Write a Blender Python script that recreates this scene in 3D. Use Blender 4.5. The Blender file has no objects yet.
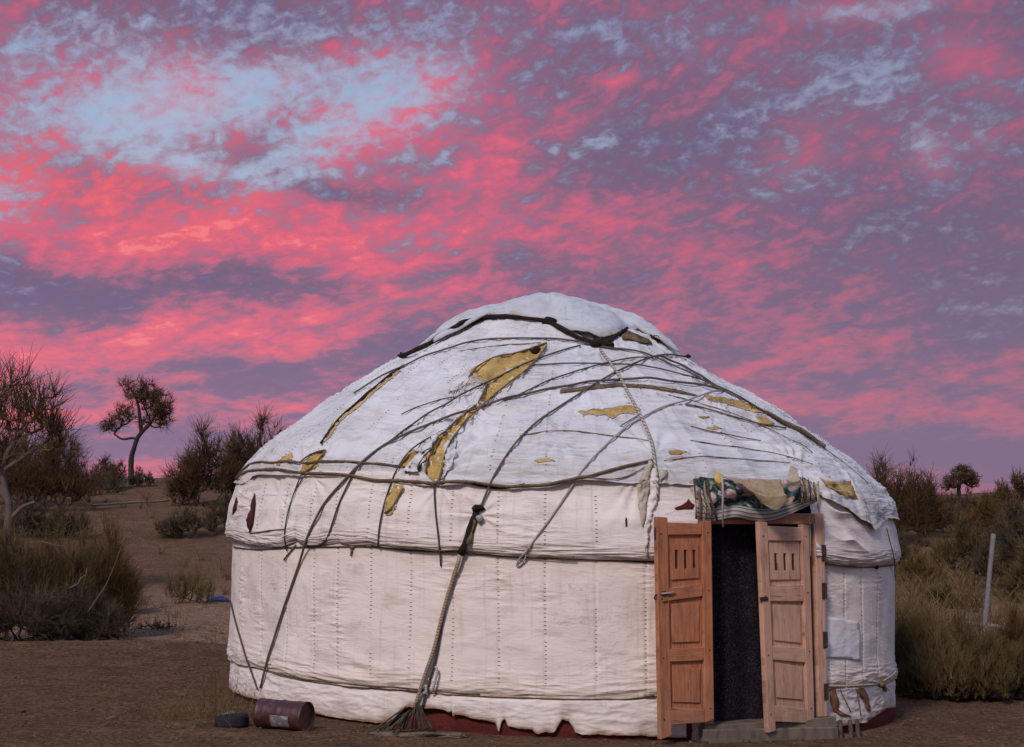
import bpy, math, random
import numpy as np
from mathutils import Vector
from mathutils.bvhtree import BVHTree
from mathutils.geometry import delaunay_2d_cdt

scene = bpy.context.scene
COL = scene.collection
R = math.radians

# ------------------------------------------------------------------ camera
FPX, CX, CY = 1632.0, 512.0, 373.5
CAMH = 1.507
PITCH = math.atan((530 - 373.5) / FPX)
cam_d = bpy.data.cameras.new('camera'); cam = bpy.data.objects.new('camera', cam_d); COL.objects.link(cam)
cam.location = (0, 0, CAMH); cam.rotation_euler = (math.pi / 2 + PITCH, 0, 0)
cam_d.sensor_width = 36; cam_d.lens = FPX / 1024 * 36; cam_d.clip_end = 3000; cam_d.clip_start = .1
scene.camera = cam
EYE = Vector((0, 0, CAMH))
cp, sp = math.cos(PITCH), math.sin(PITCH)
def ray(px, py):
    a = (px - CX) / FPX; b = (CY - py) / FPX
    return Vector((a, cp - b * sp, sp + b * cp))
def at(px, py, depth):
    d = ray(px, py)
    return EYE + d * (depth / d.y)

# ------------------------------------------------------------------ noise
_rs = np.random.RandomState(7)
_perm = _rs.permutation(512); _perm = np.concatenate([_perm, _perm, _perm])
_grad = _rs.normal(size=(512, 3)); _grad /= np.linalg.norm(_grad, axis=1)[:, None]
def perlin(x, y, z=0.0):
    x, y, z = np.broadcast_arrays(np.asarray(x, float), np.asarray(y, float), np.asarray(z, float))
    xi, yi, zi = np.floor(x).astype(int), np.floor(y).astype(int), np.floor(z).astype(int)
    xf, yf, zf = x - xi, y - yi, z - zi
    f = lambda t: t * t * t * (t * (t * 6 - 15) + 10)
    u, v, w = f(xf), f(yf), f(zf)
    def g(i, j, k):
        h = _perm[(_perm[(_perm[(xi + i) & 511] + yi + j) & 511] + zi + k) & 511]
        gr = _grad[h]
        return gr[..., 0] * (xf - i) + gr[..., 1] * (yf - j) + gr[..., 2] * (zf - k)
    l = lambda a, b, t: a + t * (b - a)
    return l(l(l(g(0,0,0), g(1,0,0), u), l(g(0,1,0), g(1,1,0), u), v),
             l(l(g(0,0,1), g(1,0,1), u), l(g(0,1,1), g(1,1,1), u), v), w) * 1.5
def fbm(x, y, z=0.0, o=4):
    s = 0; a = 1.0
    for i in range(o):
        s = s + a * perlin(np.asarray(x) * 2**i + 17.3 * i, np.asarray(y) * 2**i + 5.1 * i, z)
        a *= .5
    return s
def ridged(x, y, z=0.0, o=3):
    s = 0; a = 1.0
    for i in range(o):
        s = s + a * (1 - 2.6 * np.abs(perlin(np.asarray(x) * 2**i + 3.3 * i, np.asarray(y) * 2**i + 9.1 * i, z)))
        a *= .5
    return s
def sstep(a, b, x):
    t = np.clip((np.asarray(x, float) - a) / (b - a), 0, 1); return t * t * (3 - 2 * t)

# ------------------------------------------------------------------ object helpers
def tag(o, label=None, cat=None, group=None, kind=None):
    if label: o['label'] = label
    if cat: o['category'] = cat
    if group: o['group'] = group
    if kind: o['kind'] = kind
    return o
def empty(name, loc=(0, 0, 0), rz=0):
    o = bpy.data.objects.new(name, None); COL.objects.link(o)
    o.location = loc; o.rotation_euler = (0, 0, rz); o.empty_display_size = .3
    return o
def mesh_obj(name, verts, faces, mats, parent=None, smooth=True, uv=None, fmat=None, attr=None):
    """verts in world space; parents here are always Empties placed by translation only"""
    verts = np.asarray(verts, float)
    if parent is not None:
        p = parent; off = np.zeros(3)
        while p is not None:
            off += np.array(p.location); p = p.parent
        verts = verts - off
    me = bpy.data.meshes.new(name)
    me.from_pydata(verts.tolist() if len(verts) < 5 else [tuple(v) for v in verts], [], faces)
    if not isinstance(mats, (list, tuple)): mats = [mats]
    for m in mats: me.materials.append(m)
    if fmat is not None: me.polygons.foreach_set('material_index', np.asarray(fmat, dtype=np.int32))
    if smooth: me.polygons.foreach_set('use_smooth', np.ones(len(me.polygons), dtype=bool))
    if uv is not None:
        uvl = me.uv_layers.new(name='UVMap')
        li = np.empty(len(me.loops), dtype=np.int32); me.loops.foreach_get('vertex_index', li)
        uvl.data.foreach_set('uv', np.asarray(uv, dtype=np.float32)[li].ravel())
    if attr:
        for k, a in attr.items():
            at_ = me.attributes.new(k, 'FLOAT', 'POINT'); at_.data.foreach_set('value', np.asarray(a, dtype=np.float32))
    me.update()
    o = bpy.data.objects.new(name, me); COL.objects.link(o)
    if parent is not None: o.parent = parent
    return o
def bevel(o, w=.004, seg=2):
    m = o.modifiers.new('bevel', 'BEVEL'); m.width = w; m.segments = seg; m.limit_method = 'ANGLE'; m.angle_limit = R(40)
    return o
def grid_faces(nr, nc, wrap=False, off=0):
    i, j = np.meshgrid(np.arange(nr - 1), np.arange(nc if wrap else nc - 1), indexing='ij')
    j2 = (j + 1) % nc
    f = np.stack([i * nc + j, i * nc + j2, (i + 1) * nc + j2, (i + 1) * nc + j], -1).reshape(-1, 4) + off
    return f.tolist()

# ------------------------------------------------------------------ materials
def new_mat(name):
    m = bpy.data.materials.new(name); m.use_nodes = True
    nt = m.node_tree; b = nt.nodes['Principled BSDF']
    return m, nt, b
def N(nt, t, **kw):
    n = nt.nodes.new(t)
    for k, v in kw.items():
        if k.startswith('i_'): n.inputs[k[2:].replace('_', ' ')].default_value = v
        elif isinstance(k, str) and k.startswith('n'): n.inputs[int(k[1:])].default_value = v
        else: setattr(n, k, v)
    return n
def ramp(nt, fac, stops, interp='LINEAR'):
    n = nt.nodes.new('ShaderNodeValToRGB'); cr = n.color_ramp; cr.interpolation = interp
    while len(cr.elements) > 1: cr.elements.remove(cr.elements[-1])
    cr.elements[0].position = stops[0][0]; cr.elements[0].color = (*stops[0][1], 1)
    for p, c in stops[1:]:
        e = cr.elements.new(p); e.color = (*c, 1)
    nt.links.new(fac, n.inputs[0]); return n.outputs[0]
def mixc(nt, fac, a, b, mode='MIX'):
    n = nt.nodes.new('ShaderNodeMix'); n.data_type = 'RGBA'; n.blend_type = mode
    for s, v in ((n.inputs[0], fac), (n.inputs[6], a), (n.inputs[7], b)):
        if hasattr(v, 'links'): nt.links.new(v, s)
        elif isinstance(v, (int, float)): s.default_value = v if s.type == 'VALUE' else (v, v, v, 1)
        else: s.default_value = (*v, 1)
    return n.outputs[2]
def math_(nt, op, a, b=None, c=None, clamp=False):
    n = nt.nodes.new('ShaderNodeMath'); n.operation = op; n.use_clamp = clamp
    for s, v in zip(n.inputs, (a, b, c)):
        if v is None: continue
        if hasattr(v, 'links'): nt.links.new(v, s)
        else: s.default_value = v
    return n.outputs[0]
def mapping(nt, vec, scale=(1, 1, 1), rot=(0, 0, 0), loc=(0, 0, 0)):
    n = nt.nodes.new('ShaderNodeMapping'); n.inputs['Scale'].default_value = scale
    n.inputs['Rotation'].default_value = rot; n.inputs['Location'].default_value = loc
    nt.links.new(vec, n.inputs[0]); return n.outputs[0]
def noise(nt, vec, scale=5, detail=4, rough=.5, dist=0):
    n = nt.nodes.new('ShaderNodeTexNoise'); n.inputs['Scale'].default_value = scale; n.inputs['Detail'].default_value = detail
    n.inputs['Roughness'].default_value = rough; n.inputs['Distortion'].default_value = dist
    nt.links.new(vec, n.inputs['Vector']); return n.outputs[0]
def bump(nt, bsdf, h, strength=.3, dist=.01, prev=None):
    n = nt.nodes.new('ShaderNodeBump'); n.inputs['Strength'].default_value = strength; n.inputs['Distance'].default_value = dist
    nt.links.new(h, n.inputs['Height'])
    if prev: nt.links.new(prev, n.inputs['Normal'])
    nt.links.new(n.outputs[0], bsdf.inputs['Normal']); return n.outputs[0]
def coords(nt, which='Object'):
    return nt.nodes.new('ShaderNodeTexCoord').outputs[which]

def canvas_mat(name, base, dirt, wr=1.0, dirt_amt=.5, seed=0, lines=.6):
    m, nt, b = new_mat(name)
    uv = mapping(nt, coords(nt, 'UV'), loc=(seed * 3.7, seed * 1.3, 0))
    big = noise(nt, uv, 1.1, 5, .6)
    mid = noise(nt, mapping(nt, uv, (3, 9, 1)), 1.0, 6, .65)
    spots = noise(nt, uv, 14, 4, .7)
    streak = noise(nt, mapping(nt, uv, (22, 1.6, 1)), 1.0, 4, .6)
    c = mixc(nt, ramp(nt, big, [(.35, (0, 0, 0)), (.7, (.5, .5, .5))]), base, tuple(x * y for x, y in zip(base, (.86, .80, .76))))
    c = mixc(nt, ramp(nt, mid, [(.52, (0, 0, 0)), (.78, (.45 * dirt_amt,) * 3)]), c, dirt)
    c = mixc(nt, ramp(nt, streak, [(.55, (0, 0, 0)), (.8, (.3 * dirt_amt,) * 3)]), c, dirt)
    c = mixc(nt, ramp(nt, spots, [(.74, (0, 0, 0)), (.8, (.7, .7, .7))]), c, (.16, .11, .08))
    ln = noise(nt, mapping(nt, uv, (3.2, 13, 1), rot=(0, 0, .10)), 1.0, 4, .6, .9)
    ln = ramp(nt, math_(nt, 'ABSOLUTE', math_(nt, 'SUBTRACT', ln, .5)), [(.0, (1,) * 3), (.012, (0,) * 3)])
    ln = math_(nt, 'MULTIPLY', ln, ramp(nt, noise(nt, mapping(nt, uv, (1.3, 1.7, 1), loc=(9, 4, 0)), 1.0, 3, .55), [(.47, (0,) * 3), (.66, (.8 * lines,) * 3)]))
    c = mixc(nt, ln, c, (.17, .12, .09))  # brown crease lines: dirt, and wrinkle shade painted into the colour
    st = N(nt, 'ShaderNodeAttribute', attribute_name='stain').outputs['Fac']
    stn = math_(nt, 'MULTIPLY', st, ramp(nt, noise(nt, mapping(nt, uv, (4, 14, 1)), 1.0, 5, .65), [(.3, (.25,) * 3), (.65, (1,) * 3)]))
    c = mixc(nt, stn, c, (.25, .155, .085))
    nt.links.new(c, b.inputs['Base Color'])
    b.inputs['Roughness'].default_value = .85
    b.inputs['Specular IOR Level'].default_value = .2
    # fine cross wrinkles, stronger along the seams, and the weave
    w1 = noise(nt, mapping(nt, uv, (5, 38, 1)), 1.0, 5, .62, .4)
    w2 = noise(nt, mapping(nt, uv, (60, 60, 1)), 1.0, 3, .5)
    w3 = noise(nt, mapping(nt, uv, (2.2, 4, 1), rot=(0, 0, .5)), 1.0, 4, .55, 1.0)
    w1m = ramp(nt, noise(nt, mapping(nt, uv, (1.6, 2.4, 1)), 1.0, 3, .5), [(.40, (.12,) * 3), (.62, (1,) * 3)])
    w1r = math_(nt, 'MULTIPLY', math_(nt, 'ABSOLUTE', math_(nt, 'SUBTRACT', w1, .5)), w1m)
    p = bump(nt, b, w1r, .8 * min(wr, 1.2), .02 * max(wr, 1))
    p = bump(nt, b, w3, .5, .03, p)
    p = bump(nt, b, w2, .25, .004, p)
    return m
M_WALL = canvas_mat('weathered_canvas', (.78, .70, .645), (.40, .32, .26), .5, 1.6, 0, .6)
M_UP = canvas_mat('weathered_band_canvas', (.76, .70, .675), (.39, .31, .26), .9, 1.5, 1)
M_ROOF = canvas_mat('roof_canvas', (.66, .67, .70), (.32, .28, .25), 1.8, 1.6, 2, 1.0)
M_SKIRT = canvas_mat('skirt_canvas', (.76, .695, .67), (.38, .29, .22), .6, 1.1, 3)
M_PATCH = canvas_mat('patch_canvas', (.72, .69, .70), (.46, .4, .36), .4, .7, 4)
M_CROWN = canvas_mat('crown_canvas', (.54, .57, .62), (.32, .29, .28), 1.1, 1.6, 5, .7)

def cloth_mat(name, c1, c2, scale=6, b_=.5, rough=.9, extra=None):
    m, nt, b = new_mat(name)
    oc = coords(nt, 'Object')
    n1 = noise(nt, oc, scale, 6, .65); n2 = noise(nt, mapping(nt, oc, (1, 1, 1)), scale * 12, 3, .6)
    c = mixc(nt, ramp(nt, n1, [(.32, (0,) * 3), (.68, (1,) * 3)]), c1, c2)
    c = mixc(nt, ramp(nt, n2, [(.3, (.45,) * 3), (.7, (0,) * 3)]), c, tuple(x * .45 for x in c1))
    if extra: c = mixc(nt, ramp(nt, noise(nt, oc, scale * 2.3, 4, .6), [(.6, (0,) * 3), (.7, (.85,) * 3)]), c, extra)
    nt.links.new(c, b.inputs['Base Color']); b.inputs['Roughness'].default_value = rough
    b.inputs['Specular IOR Level'].default_value = .2
    p = bump(nt, b, n1, b_, .03); bump(nt, b, n2, .5, .006, p)
    return m
M_OCHRE = cloth_mat('ochre_felt', (.33, .20, .06), (.66, .48, .18), 5, .9, extra=(.72, .60, .34))
M_HEM = cloth_mat('brown_hem', (.07, .045, .022), (.30, .215, .115), 14, .6)
M_DARKHEM = cloth_mat('dark_rolled_felt', (.012, .009, .008), (.045, .027, .018), 18, .8)
M_RED = cloth_mat('red_felt', (.065, .012, .011), (.15, .028, .024), 6, .6, extra=(.05, .02, .018))
M_TAN = cloth_mat('tan_cloth', (.40, .33, .25), (.60, .53, .46), 6, .5)
M_RUG = cloth_mat('torn_lining', (.25, .10, .05), (.36, .18, .10), 9, .5)
M_RUBBER = cloth_mat('black_rubber', (.010, .010, .012), (.028, .028, .032), 8, .3, .7)
M_IRON = cloth_mat('rusty_iron', (.03, .02, .016), (.09, .055, .04), 30, .3, .55)
M_STEEL = cloth_mat('worn_steel', (.30, .28, .27), (.42, .40, .40), 25, .1, .35)
M_STICK = cloth_mat('grey_stick', (.05, .038, .028), (.15, .12, .09), 15, .4)
M_STONE = cloth_mat('pale_stone', (.14, .115, .095), (.27, .235, .2), 12, .4)

def rope_mat(name, c1, c2, freq=55):
    m, nt, b = new_mat(name)
    uv = coords(nt, 'UV')
    sx = nt.nodes.new('ShaderNodeSeparateXYZ'); nt.links.new(uv, sx.inputs[0])
    ph = math_(nt, 'ADD', math_(nt, 'MULTIPLY', sx.outputs[1], freq), sx.outputs[0])
    tri = math_(nt, 'PINGPONG', ph, .5)
    tw = ramp(nt, tri, [(.05, (0,) * 3), (.3, (1,) * 3)])
    c = mixc(nt, tw, c1, c2)
    c = mixc(nt, ramp(nt, noise(nt, mapping(nt, uv, (1, 9, 1)), 1.0, 4, .6), [(.4, (0,) * 3), (.7, (.6,) * 3)]), c, tuple(x * .4 for x in c2))
    nt.links.new(c, b.inputs['Base Color']); b.inputs['Roughness'].default_value = .9
    bump(nt, b, tri, .4, .003)
    return m
M_ROPE = rope_mat('hemp_rope', (.045, .032, .024), (.145, .11, .085))
M_DROPE = rope_mat('dark_cord', (.02, .016, .015), (.085, .065, .06))
M_TROPE = rope_mat('tan_rope', (.15, .10, .06), (.40, .30, .19), 44)
M_SROPE = rope_mat('striped_rope', (.045, .035, .03), (.50, .44, .38), 20)
M_WROPE = rope_mat('pale_cord', (.20, .17, .17), (.50, .46, .46), 60)

def wood_mat(name, c1, c2, dark, worn):
    m, nt, b = new_mat(name)
    uv = coords(nt, 'UV')      # u across the board, v along the grain (metres)
    warp = noise(nt, mapping(nt, uv, (6, 1.5, 1)), 1, 3, .5)
    g = noise(nt, mapping(nt, uv, (95, 3.5, 1)), 1, 6, .68, 1.2)
    g2 = noise(nt, mapping(nt, uv, (30, 1.2, 1)), 1, 5, .6, 1.5)
    blot = noise(nt, mapping(nt, uv, (5, 4, 1)), 1, 5, .6)
    c = mixc(nt, ramp(nt, g2, [(.3, (0,) * 3), (.7, (1,) * 3)]), c1, c2)
    c = mixc(nt, ramp(nt, g, [(.34, (.75,) * 3), (.5, (0,) * 3)]), c, dark)
    c = mixc(nt, ramp(nt, blot, [(.5, (0,) * 3), (.75, (.6,) * 3)]), c, worn)
    c = mixc(nt, ramp(nt, noise(nt, uv, 26, 3, .6), [(.70, (0,) * 3), (.75, (.8,) * 3)]), c, (.06, .03, .02))
    wpos = N(nt, 'ShaderNodeNewGeometry').outputs['Position']
    gr = noise(nt, mapping(nt, wpos, (9, 9, 2.2)), 1, 6, .7)
    c = mixc(nt, ramp(nt, gr, [(.52, (0,) * 3), (.72, (.55,) * 3)]), c, tuple(x * .8 for x in dark))
    hz = nt.nodes.new('ShaderNodeSeparateXYZ'); nt.links.new(wpos, hz.inputs[0])
    mud = math_(nt, 'MULTIPLY', ramp(nt, hz.outputs[2], [(.02, (1,) * 3), (.42, (0,) * 3)]), ramp(nt, noise(nt, mapping(nt, wpos, (14, 14, 5)), 1, 5, .65), [(.35, (0,) * 3), (.6, (.75,) * 3)]))
    c = mixc(nt, mud, c, (.21, .15, .11))
    nt.links.new(c, b.inputs['Base Color']); b.inputs['Roughness'].default_value = .7
    p = bump(nt, b, g, .35, .004); bump(nt, b, blot, .2, .01, p)
    return m
M_WOODL = wood_mat('orange_wood', (.37, .125, .052), (.49, .19, .088), (.085, .028, .014), (.50, .26, .15))
M_WOODR = wood_mat('faded_wood', (.50, .265, .175), (.60, .36, .255), (.15, .065, .038), (.60, .41, .32))
M_WOODF = wood_mat('frame_wood', (.33, .13, .07), (.43, .19, .11), (.12, .045, .022), (.46, .25, .165))
M_GREYW = wood_mat('grey_plank', (.075, .064, .046), (.125, .11, .082), (.03, .025, .018), (.16, .145, .115))

# ------------------------------------------------------------------ tubes
def catmull(P, step):
    P = [np.asarray(p, float) for p in P]
    if len(P) < 3:
        n = max(2, int(np.linalg.norm(P[1] - P[0]) / step) + 1)
        return [P[0] + (P[1] - P[0]) * t for t in np.linspace(0, 1, n)]
    Q = [2 * P[0] - P[1]] + P + [2 * P[-1] - P[-2]]
    out = []
    for i in range(1, len(Q) - 2):
        n = max(1, int(np.linalg.norm(Q[i + 1] - Q[i]) / step))
        for k in range(n):
            t = k / n; a, b, c, d = Q[i - 1], Q[i], Q[i + 1], Q[i + 2]
            out.append(.5 * ((2 * b) + (c - a) * t + (2 * a - 5 * b + 4 * c - d) * t * t + (3 * b - a - 3 * c + d) * t ** 3))
    out.append(P[-1]); return out
def tube_geo(pts, rad, sides=7, cap=True, off=0, flat=None):
    """pts Nx3, rad scalar/array; flat=(normals, ratio) squashes the section along the normal"""
    P = np.asarray(pts, float); n = len(P)
    rad = np.broadcast_to(np.asarray(rad, float), (n,))
    T = np.gradient(P, axis=0); T /= np.linalg.norm(T, axis=1)[:, None] + 1e-12
    ref = np.array([0, 0, 1.0]); Nn = []
    v = np.cross(T[0], ref)
    if np.linalg.norm(v) < .1: v = np.cross(T[0], np.array([1.0, 0, 0]))
    v /= np.linalg.norm(v)
    for i in range(n):
        v = v - T[i] * np.dot(v, T[i]); v /= np.linalg.norm(v) + 1e-12; Nn.append(v.copy())
    Nn = np.array(Nn); ratio = 1.0
    if flat is not None:
        Nn = np.array(flat[0]); Nn = Nn - T * np.sum(Nn * T, axis=1)[:, None]; Nn /= np.linalg.norm(Nn, axis=1)[:, None] + 1e-12; ratio = flat[1]
    B = np.cross(T, Nn)
    a = np.linspace(0, 2 * np.pi, sides, endpoint=False)
    V = P[:, None] + rad[:, None, None] * (ratio * np.cos(a)[None, :, None] * Nn[:, None] + np.sin(a)[None, :, None] * B[:, None])
    L = np.concatenate([[0], np.cumsum(np.linalg.norm(np.diff(P, axis=0), axis=1))])
    U = np.stack([np.broadcast_to(np.abs(a / np.pi - 1), (n, sides)), np.broadcast_to(L[:, None], (n, sides))], -1).reshape(-1, 2)
    F = grid_faces(n, sides, True, off)
    if cap: F += [[off + k for k in range(sides)][::-1], [off + (n - 1) * sides + k for k in range(sides)]]
    return V.reshape(-1, 3), F, U
class MB:
    def __init__(s): s.v = []; s.f = []; s.uv = []; s.m = []; s.n = 0
    def add(s, v, f, uv=None, mi=0):
        v = np.asarray(v, float)
        s.v.append(v); s.f += [[i + s.n for i in q] for q in f]; s.m += [mi] * len(f)
        s.uv.append(np.zeros((len(v), 2)) if uv is None else np.asarray(uv)); s.n += len(v); return s
    def tube(s, pts, rad, sides=7, mi=0, **k):
        v, f, u = tube_geo(pts, rad, sides, **k); return s.add(v, f, u, mi)
    def hexa(s, c8, mi=0, uvs=None):
        f = [[0, 3, 2, 1], [4, 5, 6, 7], [0, 1, 5, 4], [1, 2, 6, 5], [2, 3, 7, 6], [3, 0, 4, 7]]
        return s.add(c8, f, uvs, mi)
    def box(s, c, ax, mi=0):
        """c centre, ax three half-axis vectors"""
        c = np.asarray(c, float); a, b, d = [np.asarray(q, float) for q in ax]
        P = [c - a - b - d, c + a - b - d, c + a + b - d, c - a + b - d, c - a - b + d, c + a - b + d, c + a + b + d, c - a + b + d]
        la, lb = np.linalg.norm(a), np.linalg.norm(b)
        u = [(-la, -lb), (la, -lb), (la, lb), (-la, lb)] * 2
        return s.hexa(P, mi, u)
    def blob(s, c, r, mi=0, seed=0, nu=8, nv=5, am=.25):
        th = np.linspace(0, np.pi, nv + 2)[1:-1]; ph = np.linspace(0, 2 * np.pi, nu, endpoint=False)
        T, Ph = np.meshgrid(th, ph, indexing='ij')
        d = np.stack([np.sin(T) * np.cos(Ph), np.sin(T) * np.sin(Ph), np.cos(T)], -1)
        k = 1 + am * perlin(d[..., 0] * 1.7 + seed, d[..., 1] * 1.7, d[..., 2] * 1.7 + seed * .7)
        v = (d * k[..., None]).reshape(-1, 3) * np.asarray(r) + np.asarray(c)
        v = np.vstack([v, np.asarray(c) + [0, 0, 1] * np.asarray(r), np.asarray(c) - [0, 0, 1] * np.asarray(r)])
        f = grid_faces(nv, nu, True); t = nu * nv
        f = [q[::-1] for q in f]
        f += [[t, j, (j + 1) % nu] for j in range(nu)] + [[t + 1, (nv - 1) * nu + (j + 1) % nu, (nv - 1) * nu + j] for j in range(nu)]
        return s.add(v, f, None, mi)
    def build(s, name, mats, parent=None, smooth=True):
        return mesh_obj(name, np.vstack(s.v), s.f, mats, parent, smooth, np.vstack(s.uv), s.m)

# ------------------------------------------------------------------ terrain
YX, YY, YR = .455, 15.0, 2.99
def tilt(x): return -.036 * np.clip(np.asarray(x, float) - YX, -4.5, 4.5)
_dl = np.array([-80, 10, 15, 18, 22, 26, 35, 50, 64, 72, 100, 200, 700.])
_zl = np.array([0, 0, 0, .06, .17, .38, 1.02, 2.30, 3.42, 3.45, 2.6, 1.0, 0])
_zr = np.array([0, 0, 0, .02, .10, .28, .80, 1.85, 2.86, 2.95, 2.3, 1.0, 0])
_dd = np.linspace(-80, 700, 6000)
def _sm(z):
    v = np.interp(_dd, _dl, z); k = np.hanning(35); k /= k.sum()
    return np.convolve(np.pad(v, 17, mode='edge'), k, 'valid')
_ZL, _ZR = _sm(_zl), _sm(_zr)
def ground(x, y):
    x = np.asarray(x, float); y = np.asarray(y, float)
    t = sstep(-.15, .2, x / np.maximum(y, 8))
    z = np.interp(y, _dd, _ZL) * (1 - t) + np.interp(y, _dd, _ZR) * t
    near = 1 - sstep(16, 30, y)
    z = z + tilt(x) * near
    far = sstep(20, 45, y)
    z = z + far * .45 * fbm(x * .05, y * .05 + 3, 0, 3) + sstep(16, 24, y) * .07 * fbm(x * .35, y * .35, 2, 3)
    # low dirt berm left of the tent, in front of the sandy strip
    e = np.exp(-((y - (18.0 + .12 * (x + 4))) / .55) ** 2) * (1 - sstep(-3.6, -2.7, x))
    z = z + .10 * e
    rr = np.hypot(x - YX, y - YY)
    flatk = sstep(3.0, 3.6, rr)
    z = z + (.25 + .75 * flatk) * (.012 * fbm(x * 1.3, y * 1.3, 4, 4) + .008 * ridged(x * 3.1, y * 4.5, 1, 3) - .006)
    return z
def gz(x, y): return float(ground(x, y))
def gp(px, depth):
    x = (px - CX) / FPX * depth
    return Vector((x, depth, gz(x, depth)))
xs = np.unique(np.round(np.concatenate([np.arange(-7, 7.01, .055), 7 + np.cumsum(np.linspace(.06, 3, 50)), -7 - np.cumsum(np.linspace(.06, 3, 50)), [-400, -250, -150, 150, 250, 400]]), 4))
ys = np.unique(np.round(np.concatenate([[-80, -50, -30, -15, -5, 0, 4, 7, 9], np.arange(10.5, 22, .05), 22 + np.cumsum(np.linspace(.06, .45, 190)), [80, 90, 100, 130, 170, 240, 350, 500, 700]]), 4))
X, Y = np.meshgrid(xs, ys)
Z = ground(X, Y)
m_soil, nt, b = new_mat('desert_soil')
pos = N(nt, 'ShaderNodeNewGeometry').outputs['Position']
n1 = noise(nt, pos, .35, 6, .6); n2 = noise(nt, mapping(nt, pos, (1, 1, 1)), 3.2, 7, .68); n3 = noise(nt, pos, 26, 5, .7); n4 = noise(nt, pos, 70, 3, .6)
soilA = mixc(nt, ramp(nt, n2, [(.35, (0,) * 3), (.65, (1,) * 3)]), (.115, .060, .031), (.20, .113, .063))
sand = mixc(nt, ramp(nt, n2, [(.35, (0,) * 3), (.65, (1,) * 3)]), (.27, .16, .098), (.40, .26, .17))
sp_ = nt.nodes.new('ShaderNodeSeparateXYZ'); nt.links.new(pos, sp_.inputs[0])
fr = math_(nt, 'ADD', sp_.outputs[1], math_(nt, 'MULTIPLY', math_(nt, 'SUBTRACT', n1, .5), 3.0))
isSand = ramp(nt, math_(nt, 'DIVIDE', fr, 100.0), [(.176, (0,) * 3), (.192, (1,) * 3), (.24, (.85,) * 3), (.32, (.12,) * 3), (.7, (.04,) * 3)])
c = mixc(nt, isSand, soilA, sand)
c = mixc(nt, ramp(nt, n3, [(.50, (0,) * 3), (.62, (.9,) * 3)]), c, (.045, .027, .017))
c = mixc(nt, ramp(nt, n3, [(.34, (.7,) * 3), (.44, (0,) * 3)]), c, (.30, .20, .135))
c = mixc(nt, ramp(nt, noise(nt, pos, 1.1, 5, .7), [(.5, (0,) * 3), (.72, (.6,) * 3)]), c, (.075, .05, .03))
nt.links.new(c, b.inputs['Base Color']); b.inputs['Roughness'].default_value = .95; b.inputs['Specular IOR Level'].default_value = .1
vf = nt.nodes.new('ShaderNodeTexVoronoi'); vf.feature = 'SMOOTH_F1'; vf.inputs['Scale'].default_value = 2.6; nt.links.new(mapping(nt, pos, (1, .8, 1)), vf.inputs['Vector'])
p = bump(nt, b, vf.outputs['Distance'], .6, .10); p = bump(nt, b, n2, 1.0, .08, p); p = bump(nt, b, n3, 1.0, .035, p); bump(nt, b, n4, .8, .012, p)
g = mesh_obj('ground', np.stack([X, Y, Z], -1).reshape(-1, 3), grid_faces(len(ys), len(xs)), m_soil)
tag(g, 'brown sandy desert ground rising to a low scrubby dune behind the tent', None, None, 'structure')

# ------------------------------------------------------------------ yurt surfaces
def YP(th, r, z, tl=None):
    """cylindrical to world; th 0 faces the camera, positive to the right"""
    x = YX + r * np.sin(th); y = YY - r * np.cos(th)
    A = np.interp(r, [0, .46, .92, 1.38, 2.3, 2.94, 3.1], [0, .03, .095, .12, .11, .107, .11])
    return np.stack([x, y, z - A * np.sin(th)], -1)
def cyl(px, py, rad=3.02):
    d = ray(px, py); a = d.x ** 2 + d.y ** 2; cx, cy = -YX, -YY
    bb = d.x * cx + d.y * cy; c_ = cx * cx + cy * cy - rad * rad
    disc = bb * bb - a * c_
    t = (-bb - math.sqrt(max(disc, 0))) / a
    p = EYE + d * t; th = math.atan2(p.x - YX, YY - p.y)
    return th, p.z + .108 * math.sin(th)
def cyl_line(pts, rad=3.02):
    q = sorted(cyl(a, b, rad) for a, b in pts); return np.array([t for t, _ in q]), np.array([z for _, z in q])
TH = np.concatenate([np.linspace(-R(102), R(102), 1100), np.linspace(R(102), 2 * np.pi - R(102), 120)[1:-1]])
NTH = len(TH)
DOOR0, DOOR1 = R(17.8), R(40.3)
thw = (TH + np.pi) % (2 * np.pi) - np.pi
per = np.where(TH > R(180), TH, TH)
ux = TH * 3.0                                      # metres along the wall
seams = [cyl(x, y)[0] for x, y in [(236, 620), (255, 620), (280, 620), (308, 640), (333, 640), (367, 640), (407, 640), (450, 640), (497, 640), (545, 640), (597, 640), (648, 640), (834, 640), (851, 640), (868, 640), (884, 640)]]
seams += list(np.arange(R(95), R(262), R(9.5)))
def seam_prox(th, w):
    d = np.min(np.abs(th[..., None] - np.array(seams)), axis=-1) * 3.0
    return np.exp(-(d / w) ** 2), d
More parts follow.
